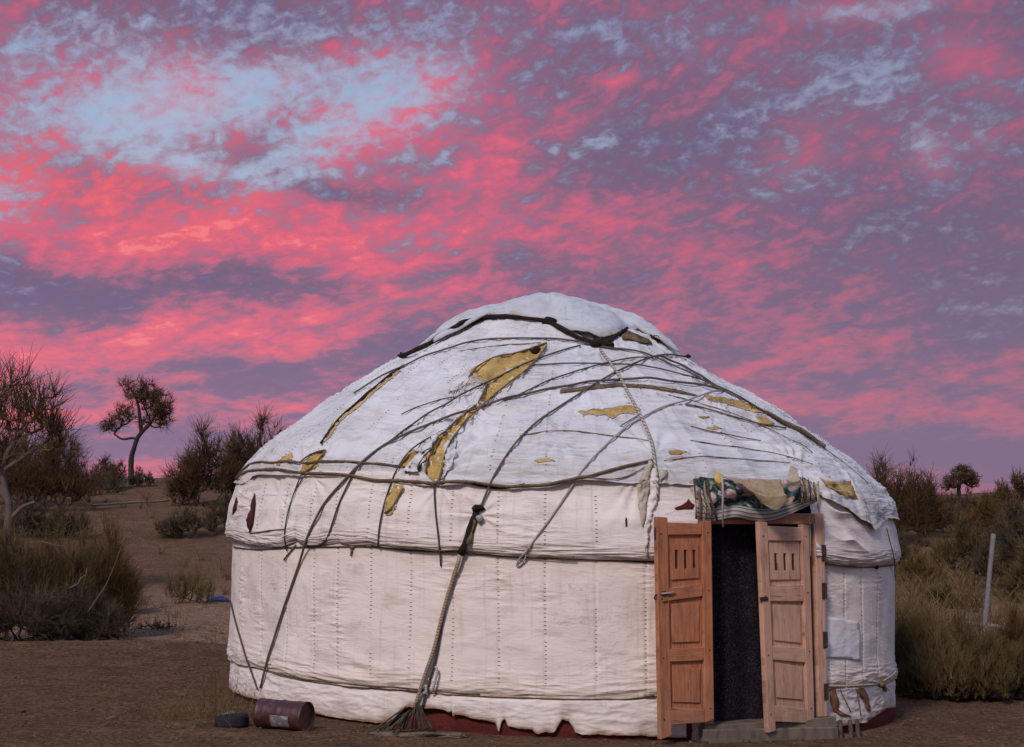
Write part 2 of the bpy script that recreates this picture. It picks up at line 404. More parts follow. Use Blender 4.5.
def sheet(name, Pw, mats, uv, keep=None, stain=None, parent=None, stitches=None, thick=0):
    nr, nc = Pw.shape[:2]
    F = grid_faces(nr, nc, True)
    if keep is not None:
        i, j = np.meshgrid(np.arange(nr - 1), np.arange(nc), indexing='ij')
        kf = keep[:-1, :] & keep[:-1, (np.arange(nc) + 1) % nc]
        kf = kf.ravel(); F = [f for f, k in zip(F, kf) if k]
    V = Pw.reshape(-1, 3); U = uv.reshape(-1, 2); S = np.zeros(nr * nc) if stain is None else stain.ravel()
    fm = [0] * len(F)
    if stitches:
        sv, sf, n0 = [], [], len(V)
        for c8 in stitches:
            k = n0 + len(sv) * 8; sv.append(c8)
            sf += [[k + i for i in q] for q in ([0, 3, 2, 1], [4, 5, 6, 7], [0, 1, 5, 4], [1, 2, 6, 5], [2, 3, 7, 6], [3, 0, 4, 7])]
        sv = np.vstack(sv); V = np.vstack([V, sv]); U = np.vstack([U, np.zeros((len(sv), 2))]); S = np.concatenate([S, np.zeros(len(sv))])
        F += sf; fm += [1] * len(sf)
    o = mesh_obj(name, V, F, mats, parent, True, U, fm, {'stain': S})
    return o
def stitch(th, r, z, w, h, slant=0.0, nz=(0, 0)):
    """little dark thread bar proud of the canvas; nz = slope (dr, dz) of the surface along the seam"""
    out = []
    for dr in (-.004, .0025):
        for a, c_ in ((-1, -1), (1, -1), (1, 1), (-1, 1)):
            out.append(YP(np.array(th + a * w / 2 / max(r, .3)), np.array(r + dr + nz[0] * c_ * h / 2), np.array(z + nz[1] * c_ * h / 2 + a * slant + dr * .6 * (nz[0] != 0)), None))
    return np.array(out)

yurt = empty('yurt', (YX, YY, 0.0))
tag(yurt, 'white patched canvas yurt tied with ropes, its carved wooden double door standing open', 'yurt')
M_THREAD = cloth_mat('stitch_thread', (.20, .125, .095), (.34, .23, .18), 20, .1)

# pixel lines traced on the tent
skirt_edge = [(232, 695), (245, 699), (260, 703), (300, 713), (340, 720), (370, 724), (384, 723), (392, 718), (400, 710), (408, 706), (414, 704), (424, 703), (431, 707), (438, 709),
              (446, 713), (449, 712), (450.5, 719), (452, 715), (468, 719), (480, 721), (490, 723), (494, 724), (495, 730), (497, 733), (500, 722), (503, 720), (506, 727), (518, 730), (531, 730.5), (534, 734), (537, 736), (545, 733), (554, 734),
              (558, 727), (562, 721), (569, 722), (572, 727), (576, 734), (583, 736), (600, 736), (640, 737), (662, 738)]
skirt_edge_r = [(822, 727), (828, 722), (833, 721), (837, 726), (851, 727), (858, 725), (868, 724), (875, 723), (880, 720), (886, 716), (891, 713), (897, 709)]
te, ze = cyl_line(skirt_edge, 3.04); te2, ze2 = cyl_line(skirt_edge_r, 3.04)
z_bot = np.interp(thw, np.concatenate([[-R(100)], te, [R(30)], te2, [R(100)]]), np.concatenate([[0], ze, [0.0], ze2, [0]]))
z_bot = np.minimum(z_bot, .16) + .005 * perlin(ux * 30, 0) + .010 * np.clip(perlin(ux * 9, 5), 0, 1)
tb, zb_ = cyl_line([(233, 664), (250, 667), (267, 671), (295, 679), (345, 686), (407, 690), (442, 694), (500, 697), (575, 699), (625, 699), (655, 696)])
tb2, zb2 = cyl_line([(824, 687), (850, 687), (882, 684)])
z_belt = np.interp(thw, np.concatenate([[-R(100)], tb, tb2, [R(100)]]), np.concatenate([[.3], zb_, zb2, [.3]]))
th_, zh_ = cyl_line([(229, 541), (245, 546), (275, 547), (290, 541), (305, 546), (330, 543), (350, 545), (365, 544), (380, 548), (405, 549), (440, 552), (476, 554), (525, 557), (575, 559), (655, 561)], 3.05)
th2, zh2 = cyl_line([(822, 562), (850, 566), (870, 567), (893, 565)], 3.05)
z_hem = np.interp(thw, np.concatenate([[-R(100)], th_, th2, [R(100)]]), np.concatenate([[1.33], zh_, zh2, [1.33]]))
print('belt z', zb_[:3], zb_[-2:], 'hem', zh_[0], zh_[-1], 'bot', ze[0], ze[-1], 'door th', math.degrees(cyl(712, 600)[0]), math.degrees(cyl(823, 600)[0]))
doorcut = (thw > DOOR0) & (thw < DOOR1)

# -- lower wall
NW = 260
zz = np.linspace(0, 1, NW)[:, None]
z0 = (z_belt - .004)[None, :]; z1 = (z_hem + .10)[None, :]
ZW = z0 + (z1 - z0) * zz
UXW = np.broadcast_to(ux[None], ZW.shape)
sp1, sd = seam_prox(np.broadcast_to(TH[None], ZW.shape), .10)
rw = 2.970 + .020 * fbm(UXW * .8, ZW * 1.1, 1, 3)
rw = rw + .0065 * (.10 + .9 * sp1) * ridged(UXW * 3.2, ZW * 16, 3, 3) * sstep(-.05, .45, perlin(UXW * 1.3, ZW * 2.2, 8)) + .006 * fbm(UXW * 3 + ZW * 2, ZW * 3, 6, 2)
rw = rw - .006 * np.exp(-(sd / .012) ** 2)
hb = ZW - z_belt[None]
cin = np.exp(-(hb / .14) ** 2)
rw = rw + cin * (.008 + .010 * ridged(UXW * 2.2, hb * 17 + .3 * perlin(UXW * 1.5, 0), 5, 3)) - .014 * np.exp(-(hb / .03) ** 2)
diag = np.exp(-((hb - .13) / .12) ** 2)
rw = rw + diag * .009 * np.sin((UXW * 6 + hb * 30) + 3 * perlin(UXW * 2, hb * 3, 2)) * sstep(0, .5, perlin(UXW * .8 + 4, 0, 6))
RSH = (.022 * sstep(R(50), R(80), thw) * sstep(R(130), R(100), thw))[None]
rw = rw - RSH
PW_ = YP(TH[None] + 0 * ZW, rw, ZW)
wst = .55 * np.exp(-(hb / .03) ** 2) * (perlin(UXW * 5, 1) > -.3) + .35 * np.exp(-((ZW - z_hem[None]) / .03) ** 2) + .25 * np.exp(-(hb / .12) ** 2)
st = []
for s in seams:
    if DOOR0 < s < DOOR1: continue
    zb0 = float(np.interp(s, np.unwrap(TH), z_belt)) + .10; z = zb0
    i = int(np.argmin(np.abs(TH - s)))
    while z < 1.33:
        k = int(np.clip((z - z0[0, i]) / (z1[0, i] - z0[0, i]) * (NW - 1), 0, NW - 1))
        sj = s + .0015 * math.sin(z * 5 + s * 9)
        if random.random() > .12 and perlin(s * 11, z * 2.2) > -.28:
            st.append(stitch(sj, rw[k, i] + .0005, z, .013 + .009 * random.random(), .0045, random.uniform(-.002, .002), (0, 1)))
        z += .030
keepw = ~doorcut[None] & np.ones_like(ZW, bool)
o = sheet('lower_wall', PW_, [M_WALL, M_THREAD], np.stack([UXW, ZW], -1), keepw, wst, yurt, st)

# -- skirt below the belt
NS = 44
zz = np.linspace(0, 1, NS)[:, None]
ZS = z_bot[None] + (z_belt[None] + .012 - z_bot[None]) * zz
US = np.broadcast_to(ux[None], ZS.shape)
hs = z_belt[None] - ZS
rs_ = 2.960 + .006 * (1 - np.exp(-np.abs(hs) / .10)) + .008 * fbm(US * 1.4, ZS * 2, 5, 3)
rs_ = rs_ + .006 * np.sin(US * 9 + ZS * 22 + 4 * perlin(US * 1.4, 3)) * sstep(-.1, .5, perlin(US * .9, 9)) + .006 * ridged(US * 4, ZS * 14, 7, 3)
rs_ = rs_ - .014 * np.exp(-(hs / .02) ** 2)
# right of the door the skirt is fuller
rs_ = rs_ - .010 * sstep(R(41), R(60), thw)[None] * sstep(.02, .12, hs)
arch = np.exp(-((thw - cyl(415, 704)[0]) * 3 / .22) ** 2)[None] * (1 - zz)
rs_ = rs_ + .03 * arch
sst = .55 * np.exp(-((ZS - z_bot[None]) / .13) ** 2) * sstep(-.1, .5, fbm(US * 3, ZS * 6, 2, 3)) + .9 * np.exp(-((ZS - z_bot[None]) / .02) ** 2) + .55 * np.exp(-((ZS - z_bot[None]) / .08) ** 2) + .5 * np.exp(-(hs / .02) ** 2)
rs_ = rs_ - RSH
PS = YP(TH[None] + 0 * ZS, rs_, ZS)
o = sheet('skirt', PS, [M_SKIRT], np.stack([US, ZS + 7], -1), ~((thw > DOOR0 - R(1.6)) & (thw < DOOR1))[None] & np.ones_like(ZS, bool), sst, yurt)

# -- red felt lining seen under the ragged skirt
zz = np.linspace(0, 1, 14)[:, None]
ZF = (-.05 + .0 * thw)[None] + .40 * zz; UF = np.broadcast_to(ux[None], ZF.shape)
rf = 2.93 + .015 * fbm(UF * 2, ZF * 5, 2, 3) + .01 * np.exp(-((ZF - .06) / .05) ** 2)
mf = ~doorcut[None] & np.ones_like(ZF, bool)
sheet('felt_lining', YP(TH[None] + 0 * ZF, rf, ZF), [M_RED], np.stack([UF, ZF], -1), mf, None, yurt)

# -- upper wall band
NU = 200
zz = np.linspace(0, 1, NU)[:, None]
zt = 1.90
ZU = z_hem[None] + (zt - z_hem[None]) * zz
UU = np.broadcast_to(ux[None], ZU.shape)
hu = ZU - z_hem[None]
ru = np.interp(hu, [0, .02, .06, .12, .3, .45, .6], [2.986, 3.002, 3.014, 3.018, 3.0, 2.955, 2.92])
ru = ru + .014 * fbm(UU * 1.1, ZU * 1.5, 11, 3)
ru = ru + .008 * ridged(UU * 2.4, ZU * 13, 13, 3) * sstep(-.1, .4, perlin(UU * 1.2 + 9, ZU * 2, 8)) * (1 - .9 * sstep(R(38), R(43), thw)[None])
hemk = np.exp(-((hu - .05) / .06) ** 2)
ru = ru + hemk * .010 * ridged(UU * 1.8, hu * 30, 15, 3)
# the cords pinch the band
for (px_, py_) in [(290, 520), (315, 520), (333, 520), (382, 520), (437, 520), (470, 530), (530, 545)]:
    t0 = cyl(px_, py_, 3.05)[0]
    ru = ru - .016 * np.exp(-((thw[None] - t0) * 3 / .035) ** 2) * sstep(.5, .0, hu)
# fans of tension folds: (anchor px, reach, count, amplitude)
def fan(U, Zc, th0, z0_, reach, k, amp, ph=0):
    dx = U - th0 * 3; dz = Zc - z0_; rr = np.hypot(dx, dz); an = np.arctan2(dz, dx)
    return amp * np.sin(k * an + ph + 2.2 * perlin(an * 1.5, rr * 3, 4)) * np.exp(-(rr / reach) ** 2) * sstep(.02, .10, rr)
UT = np.broadcast_to((thw * 3)[None], ZU.shape)
for px_, py_, reach, k, amp in [(273, 495, .3, 11, .004), (252, 533, .25, 9, .006), (304, 476, .3, 13, .008), (436, 486, .28, 12, .007), (642, 472, .35, 14, .007), (478, 515, .25, 10, .008)]:
    t0, zc = cyl(px_, py_, 3.03); ru = ru + fan(UT, ZU, t0, zc, reach, k, amp)
# drape right of the door: full swag with folds sweeping from the lintel corner
wr_ = sstep(R(41), R(47), thw)[None] * sstep(R(100), R(80), thw)[None]
t0, zc = cyl(800, 470, 3.05)
dx = UT - t0 * 3; dz = ZU - zc; an = np.arctan2(-dz, dx); rr = np.hypot(dx, dz)
fold = np.sin(an * 9 + 2.0 * perlin(rr * 3, an * 2, 1) + rr * 3)
ru = ru + wr_ * (-.004 + .015 * np.exp(-((hu - .10) / .12) ** 2) + (.052 * (1 - np.abs(fold)) ** 1.7 + .010 * np.sin(an * 41 + 1 + rr * 6)) * sstep(.02, .25, rr) * sstep(1.3, .6, rr) * sstep(0, .06, hu))
ust = .55 * np.exp(-((hu - .015) / .02) ** 2) + .28 * np.exp(-((hu - .07) / .05) ** 2) + .25 * np.exp(-((ZU - 1.84) / .04) ** 2)
ru = ru - RSH
PU = YP(TH[None] + 0 * ZU, ru, ZU)
st = []
for s in seams:
    if DOOR0 < s < DOOR1 or s > R(40) and s < R(90): continue
    z = 1.40; i = int(np.argmin(np.abs(TH - s)))
    while z < 1.80:
        k = int(np.clip((z - z_hem[i]) / (zt - z_hem[i]) * (NU - 1), 0, NU - 1))
        if random.random() > .12: st.append(stitch(s, ru[k, i] + .001, z, .012 + .008 * random.random(), .004, random.uniform(-.002, .002), (0, 1)))
        z += .030
ZTOP = ZU
keepu = ~((thw > DOOR0 + R(.2)) & (thw < DOOR1 - R(1.6)))[None] & np.ones_like(ZU, bool)
sheet('upper_wall', PU, [M_UP, M_THREAD], np.stack([UU, ZU + 3], -1), keepu, ust, yurt, st)

# -- roof
prof = np.array([(0, 3.585), (.15, 3.58), (.30, 3.565), (.46, 3.52), (.68, 3.42), (.92, 3.285), (1.38, 3.0), (1.71, 2.835), (2.30, 2.45), (2.60, 2.235), (2.755, 2.105), (2.865, 1.985), (2.93, 1.875)])
# drape below the eave
tr, zr_ = cyl_line([(235, 484), (250, 474), (302, 476), (345, 476), (395, 483), (430, 486), (476, 483), (510, 489), (550, 487), (572, 481), (600, 476), (625, 469), (650, 464), (664, 471), (669, 473), (690, 473), (720, 477),
                    (745, 480), (775, 479), (795, 473), (801, 470), (808, 478), (822, 492), (840, 503), (851, 508), (858, 516), (870, 524), (876, 530), (880, 527), (887, 523), (893, 518)], 3.03)
z_eave = np.interp(thw, np.concatenate([[-R(100)], tr, [R(85), R(100)]]), np.concatenate([[1.86], zr_, [1.7, 1.86]]))
z_eave = np.minimum(z_eave, 1.90) + .006 * perlin(ux * 9, 2)
NR_ = 300; ND = 40
arc = np.concatenate([[0], np.cumsum(np.hypot(np.diff(prof[:, 0]), np.diff(prof[:, 1])))])
sA = np.linspace(0, arc[-1], NR_)
def smooth1(v, k=13):
    kk = np.hanning(k); kk /= kk.sum(); return np.convolve(np.pad(v, k // 2, mode='reflect', reflect_type='odd'), kk, 'valid')
pr = smooth1(np.interp(sA, arc, prof[:, 0])); pz = smooth1(np.interp(sA, arc, prof[:, 1])); pr[0] = .0
tr_ = np.gradient(pr, sA); tz_ = np.gradient(pz, sA)
nrm_r, nrm_z = -tz_, tr_
RR = np.repeat(pr[:, None], NTH, 1); ZR = np.repeat(pz[:, None], NTH, 1)
SS = np.repeat(sA[:, None], NTH, 1); UR = np.broadcast_to((TH * 2.2)[None], RR.shape)
XX, YY_ = RR * np.sin(TH)[None], RR * np.cos(TH)[None]
amp = sstep(0, .5, RR)
d = .024 * fbm(XX * .9 + 3, YY_ * .9, 5, 3)
nst = 44
lob = np.abs(np.cos(TH[None] * nst / 2 + .25 * perlin(SS * .8, TH[None] * 2)))
d = d - .012 * amp * (1 - (1 - lob) ** 2) * sstep(.4, 1.6, RR) + .006
rw1 = ridged(XX * 0 + TH[None] * 5.0, SS * 13, 21, 3)
d = d + .011 * amp * rw1 * sstep(-.3, .35, perlin(TH[None] * 3, SS * 1.6, 18) + .1)
rad = ridged(TH[None] * 8, SS * 1.3, 23, 2)
d = d + .010 * amp * rad * sstep(0, .45, perlin(TH[None] * 2.1 + 5, SS * 1.1, 28) + .05)
# long slack folds sweeping round the right shoulder
sw = SS - .28 * (thw[None] - .6)
d = d + .013 * ridged(sw * 4.2 + .35 * perlin(TH[None] * 2, SS * 2), TH[None] * 1.1, 41, 2) * sstep(R(5), R(30), thw)[None] * sstep(.7, 1.3, RR)
# long tension folds at the patches and tie points
UTr = XX; 
def roof_hit(px, py):
    """first hit of a pixel ray with the plain roof profile"""
    dd = ray(px, py); prev = None
    for t in np.arange(10.5, 17, .01):
        p = EYE + dd * t; r_ = math.hypot(p.x - YX, p.y - YY); th = math.atan2(p.x - YX, YY - p.y)
        zs = np.interp(r_, pr, pz) - np.interp(r_, [0, .46, .92, 1.38, 2.3, 2.94], [0, .03, .095, .12, .11, .107]) * math.sin(th)
        if r_ < 2.96 and p.z < zs: return th, r_
    return None
for px_, py_, reach, k, am in [(480, 385, .5, 9, .018), (440, 430, .5, 11, .020), (437, 478, .55, 15, .020), (470, 410, .4, 12, .016), (600, 350, .5, 12, .010), (655, 460, .5, 12, .009), (302, 470, .5, 11, .010), (800, 468, .6, 12, .012), (560, 440, .5, 8, .008), (672, 358, .5, 10, .01)]:
    h = roof_hit(px_, py_)
    if not h: continue
    ax, ay = h[1] * math.sin(h[0]), h[1] * math.cos(h[0])
    dx, dy = XX - ax, YY_ - ay; rr = np.hypot(dx, dy); an = np.arctan2(dy, dx)
    d = d + am * np.sin(k * an + 2.2 * perlin(an * 1.5, rr * 3, 4)) * np.exp(-(rr / reach) ** 2) * sstep(.02, .12, rr)
TEARS = [
    [(469, 372), (480, 365), (490, 361), (505, 355), (518, 354), (530, 349), (540, 344), (547, 345), (541, 353), (536, 362), (527, 371), (517, 379), (505, 388), (495, 397), (485, 405), (479, 402), (483, 394), (486, 384), (476, 382), (468, 381)],
    [(479, 404), (485, 404), (473, 418), (462, 428), (452, 440), (447, 452), (443, 465), (441, 480), (434, 482), (426, 474), (424, 463), (430, 450), (440, 436), (455, 421), (468, 411)],
    [(303, 466), (308, 458), (315, 452), (327, 451), (322, 460), (315, 469), (305, 475), (300, 472)],
    [(277, 463), (283, 457), (292, 453), (293, 457), (285, 463), (277, 466)],
    [(400, 467), (408, 454), (414, 451), (422, 453), (417, 462), (412, 474), (406, 471)],
    [(394, 484), (403, 485), (405, 489), (398, 500), (393, 513), (388, 515), (385, 509), (387, 500), (391, 492)],
    [(578, 412), (590, 410), (604, 409), (618, 407), (632, 406), (641, 410), (634, 413), (622, 414), (612, 419), (606, 415), (594, 415), (584, 415)],
    [(668, 452), (676, 450), (687, 452), (680, 455), (671, 455)],
    [(534, 461), (541, 459), (553, 459.5), (556, 462), (549, 461.5), (538, 463)],
    [(705, 396), (722, 398), (738, 401), (752, 406), (764, 414), (752, 412), (738, 408), (722, 403), (708, 400)],
    [(756, 417), (765, 417), (775, 424), (768, 426), (760, 423)],
    [(698, 417), (704, 416.5), (710, 418), (703, 419)],
    [(706, 428), (716, 427), (722, 429), (712, 430)],
    [(819, 478), (828, 482), (840, 482), (850, 481), (857, 499), (845, 498), (838, 493), (828, 488)],
    [(402, 371), (395, 376), (380, 388), (369, 398), (357, 409), (347, 416), (337, 426), (330, 437), (323, 444), (324, 438), (331, 426), (342, 415), (355, 405), (368, 394), (382, 382), (395, 372)]]
def to_px(P):
    v = P - np.array([0, 0, CAMH]); dz = v[..., 1] * cp + v[..., 2] * sp; up_ = -v[..., 1] * sp + v[..., 2] * cp
    return CX + FPX * v[..., 0] / dz, CY - FPX * up_ / dz
def poly_sd(px, py, poly):
    """distance in pixels to the outline, positive inside"""
    dm = np.full(px.shape, 1e9); ins = np.zeros(px.shape, bool); n = len(poly)
    for i in range(n):
        (x1, y1), (x2, y2) = poly[i - 1], poly[i]
        ex_, ey_ = x2 - x1, y2 - y1; t = np.clip(((px - x1) * ex_ + (py - y1) * ey_) / (ex_ * ex_ + ey_ * ey_ + 1e-9), 0, 1)
        dm = np.minimum(dm, np.hypot(px - x1 - t * ex_, py - y1 - t * ey_))
        c_ = (y1 > py) != (y2 > py); xi = (x2 - x1) * (py - y1) / (y2 - y1 + 1e-12) + x1; ins ^= c_ & (px < xi)
    return np.where(ins, dm, -dm)
_P = YP(np.broadcast_to(TH[None], RR.shape), RR + d * nrm_r[:, None], ZR + d * nrm_z[:, None])
_px, _py = to_px(_P); _fr = (np.cos(TH)[None] > -.1) & (RR > .1)
for poly in TEARS:
    A_p = np.array(poly); m_ = _fr & (_px > A_p[:, 0].min() - 9) & (_px < A_p[:, 0].max() + 9) & (_py > A_p[:, 1].min() - 9) & (_py < A_p[:, 1].max() + 9)
    if not m_.any(): continue
    sd_p = poly_sd(_px[m_], _py[m_], poly)
    d[m_] += -.020 * sstep(.2, 3.0, sd_p) + .011 * np.exp(-((sd_p + 1.2) / 1.5) ** 2) + .006 * np.exp(-((sd_p + 5) / 2.5) ** 2) * perlin(_px[m_] * .3, _py[m_] * .3, 4)
RRd = RR + d * nrm_r[:, None]; ZRd = ZR + d * nrm_z[:, None]
RRd[0] = 0; ZRd[0] = pz[0]
# drape rows
zz = np.linspace(0, 1, ND + 1)[1:, None]
Zs = ZRd[-1][None]; ZD = Zs + (np.minimum(z_eave, Zs[0] - .012)[None] - Zs) * zz
hd = Zs - ZD; UD = np.broadcast_to((TH * 3)[None], ZD.shape)
kR = sstep(R(42), R(50), thw)[None]
RD = RRd[-1][None] + .020 * (1 - np.exp(-hd / .04)) + hd * .14 * np.clip(1 - hd * .6, .3, 1) * (.35 + .65 * kR) + kR * .012 * sstep(0, .15, hd) + .006 * ridged(UD * 4, ZD * 14, 31, 3) * sstep(0, .03, hd)
RD = RD + .012 * kR * np.sin(UD * 7 + ZD * 5 + 3 * perlin(UD * 2, ZD * 3)) * sstep(0, .2, hd)
# lips of the hem roll slightly outward
RD = RD + .012 * np.exp(-((ZD - np.minimum(z_eave, Zs[0] - .012)[None]) / .012) ** 2)
RA = np.vstack([RRd, RD]); ZA = np.vstack([ZRd, ZD])
SA_ = np.vstack([SS, sA[-1] + hd]); UA = np.vstack([UR, UR[:ND]])
rst = np.vstack([.30 * np.exp(-((SS - sA[-1] + .02) / .10) ** 2) + .10 * sstep(.5, .9, perlin(XX * 3, YY_ * 3, 3) + .5), .6 * np.exp(-((ZD - z_eave[None]) / .02) ** 2) + .15])
PR = YP(np.broadcast_to(TH[None], RA.shape), RA, ZA)
st = []
for k in range(nst):
    s = (k + .5) * 2 * math.pi / nst
    s = s - 2 * math.pi if s > math.pi * 1.3 else s
    if abs(s) > R(100): continue
    i = int(np.argmin(np.abs(TH - s))); q = 1.2 + .9 * random.random()
    while q < sA[-1] - .03:
        j = int(q / sA[-1] * (NR_ - 1))
        if random.random() > .25 and perlin(q * 1.4, s * 5) > -.02:
            st.append(stitch(s + .002 * math.sin(q * 4), RRd[j, i], ZRd[j, i] + .0015, .012, .0045, random.uniform(-.003, .003), (tr_[j], tz_[j])))
        q += .036
roof = sheet('roof', PR, [M_ROOF, M_THREAD], np.stack([UA, SA_ + 11], -1), None, rst, yurt, st)

# ---- surface lookup: everything tied or sewn on sits on the built canvas
def bvh_of(arrs):
    V = []; F = []; n = 0
    for P, wrap in arrs:
        nr, nc = P.shape[:2]; V += P.reshape(-1, 3).tolist(); F += grid_faces(nr, nc, True, n); n += nr * nc
    return BVHTree.FromPolygons(V, F)
BVH = bvh_of([(PW_, 1), (PS, 1), (PU, 1), (PR, 1)])
BVR = bvh_of([(PR, 1)])
AX = Vector((YX, YY, 0))
def surf(px, py, off=0.0, bv=None):
    d = ray(px, py).normalized()
    loc, nn, _, _ = (bv or BVH).ray_cast(EYE, d)
    if loc is None: return None
    out = loc - AX; out.z = .6; 
    if nn.dot(d) > 0: nn = -nn
    nn = (nn + .6 * Vector((loc.x - YX, loc.y - YY, 1.2 if loc.z > 1.9 else .1)).normalized()).normalized()
    return loc + nn * off, nn
def on_tent(line, off, step=5, bv=None, sm=3, jit=0.0):
    pts = catmull([np.array(p, float) for p in line], step)
    P, Nn = [], []
    for q in pts:
        s = surf(q[0], q[1], off, bv)
        if s is None: continue
        P.append(np.array(s[0])); Nn.append(np.array(s[1]))
    P = np.array(P); Nn = np.array(Nn); P0 = P.copy()
    for _ in range(sm):
        if len(P) > 3: P[1:-1] = .25 * P[:-2] + .5 * P[1:-1] + .25 * P[2:]
    sink = np.clip(np.sum((P0 - P) * Nn, axis=1), 0, None)       # a taut rope rides on the bumps
    sink = np.maximum.reduce([sink, np.roll(sink, 1), np.roll(sink, -1)]) if len(sink) > 4 else sink
    P = P + Nn * sink[:, None]
    for _ in range(3):
        if len(P) > 3: P[1:-1] = .25 * P[:-2] + .5 * P[1:-1] + .25 * P[2:]
    return P, Nn
def rope(line, rad, mat, name='rope', label=None, off=None, step=5, sides=7, flat=None, parent=None, jit=0.0, bv=None):
    rad = rad * .78
    P, Nn = on_tent(line, rad * .9 + .007 if off is None else off + .004, step, bv)
    if jit:
        k = np.arange(len(P)); rr = rad * (1 + jit * perlin(k * .45, rad * 999)) 
    else: rr = rad
    mb = MB().tube(P, rr, sides, flat=(Nn, flat) if flat else None)
    o = mb.build(name, mat, parent or yurt)
    if label: o['label'] = label
    return o
def patch(poly, mat, name, off=.006, amp=.004, freq=8, step=2.5, label=None, parent=None, thick=.004, jag=0.0, edge_lift=0.0, bv=None, rim=0.0):
    pts = [np.array(p, float) for p in poly]; bd = []
    for a, b_ in zip(pts, pts[1:] + pts[:1]):
        n = max(1, int(np.linalg.norm(b_ - a) / step))
        for k in range(n):
            q = a + (b_ - a) * k / n
            if jag and k: q = q + np.array([perlin(q[0] * .35, q[1] * .35, 1), perlin(q[0] * .35, q[1] * .35, 7)]) * jag
            bd.append(q)
    nb = len(bd); P = np.array(bd)
    x0, y0 = P.min(0); x1, y1 = P.max(0)
    ins = []
    def inside(x, y):
        c_ = False
        for i in range(nb):
            xa, ya = bd[i]; xb, yb = bd[i - 1]
            if (ya > y) != (yb > y) and x < (xb - xa) * (y - ya) / (yb - ya) + xa: c_ = not c_
        return c_
    y = y0 + step / 2
    while y < y1:
        x = x0 + step / 2
        while x < x1:
            if inside(x, y) and np.min(np.hypot(P[:, 0] - x, P[:, 1] - y)) > step * .6: ins.append((x, y))
            x += step
        y += step
    vs = [Vector(q) for q in bd] + [Vector(q) for q in ins]
    r = delaunay_2d_cdt(vs, [(i, (i + 1) % nb) for i in range(nb)], [], 1, 1e-4)
    V = []; ok = {}
    for i, q in enumerate(r[0]):
        dist = np.min(np.hypot(P[:, 0] - q.x, P[:, 1] - q.y))
        k = max(0.0, 1 - dist / 5.0)
        s = surf(q.x, q.y, off + amp * float(ridged(q.x / freq, q.y / freq, off * 99, 2)) + edge_lift * k, bv)
        if s is None: continue
        ok[i] = len(V); V.append(s[0])
    F = [[ok[i] for i in f] for f in r[2] if all(i in ok for i in f)]
    V = np.array([tuple(v) for v in V])
    uv = np.stack([V[:, 0] * 1.0 + 5, V[:, 2] + 5], -1)
    o = mesh_obj(name, V, F, mat, parent or yurt, True, uv)
    md = o.modifiers.new('thick', 'SOLIDIFY'); md.thickness = thick; md.offset = 0
    if label: o['label'] = label
    if mat is M_OCHRE and bv is None and len(poly) > 8:
        # one long frayed thread: it follows the edge and darts out and back
        tp = []
        for k in range(nb):
            a_ = bd[k]; tan_ = bd[(k + 1) % nb] - bd[k - 1]; nv = np.array([tan_[1], -tan_[0]]); nv = nv / (np.linalg.norm(nv) + 1e-6)
            seq = [a_] if random.random() < .5 else [a_, a_ + nv * random.uniform(-4.0, 4.0) + np.array([random.uniform(-.8, .8), random.uniform(-.8, .8)]), a_]
            for q in seq:
                h_ = surf(q[0], q[1], .009)
                if h_: tp.append(np.array(h_[0]) + np.array([random.uniform(-.001, .001) for _ in range(3)]))
        if len(tp) > 4: MB().tube(tp, .0026, 4).build('fringe', M_SKIRT, parent or yurt)
    if rim:
        for q, m_, o_ in ((0, M_DARKHEM, .0), (1, M_ROOF, .010)):
            P_, N_ = [], []
            for a in bd[::1] + [bd[0]]:
                c2 = P.mean(0); v_ = a - c2; a = a + v_ / (np.linalg.norm(v_) + 1e-6) * (.2 + 1.3 * q)
                t_ = surf(a[0], a[1], off * .6 + o_ * .3, bv)
                if t_ is not None and (q == 0 or perlin(a[0] * .15, a[1] * .15, 3) > -.15 or True): P_.append(np.array(t_[0])); N_.append(np.array(t_[1]))
            if len(P_) > 5:
                P_ = np.array(P_); k_ = np.arange(len(P_))
                for _ in range(2): P_[1:-1] = .25 * P_[:-2] + .5 * P_[1:-1] + .25 * P_[2:]
                MB().tube(P_, rim * (.8 + .9 * perlin(k_ * .5, off * 77 + q)) * (1 if q == 0 else 1.1), 6).build('torn_edge', m_, parent or yurt)
    return o

# ------------------------------------------------------------------ crown cover
edge_px = [(405, 358), (425, 351), (447, 336), (462, 327), (487, 320), (515, 320), (545, 323), (565, 333), (580, 341), (600, 347), (610, 343), (618, 338), (626, 331), (640, 333), (655, 336), (668, 345), (684, 358)]
eh = []
for q in edge_px:
    s = surf(q[0], q[1], 0, BVR)
    if s: l = s[0]; eh.append((math.atan2(l.x - YX, YY - l.y), math.hypot(l.x - YX, l.y - YY)))
eh.sort(); et = np.array([a for a, _ in eh]); er = np.array([a for _, a in eh]) * .955
print('crown edge', [(round(math.degrees(a)), round(r_, 2)) for a, r_ in eh])
THc = np.linspace(-math.pi, math.pi, 420, endpoint=False)
rc = np.interp(THc, np.concatenate([[-math.pi], [et[0] - .5], et, [et[-1] + .5], [math.pi]]), np.concatenate([[.9, 1.0], er, [1.0, .9]]))
NC = 90; zz = np.linspace(0, 1, NC)[:, None]
rcg = rc[None] * zz; qs = np.interp(rcg, pr, sA)
Xc, Yc = rcg * np.sin(THc)[None], rcg * np.cos(THc)[None]
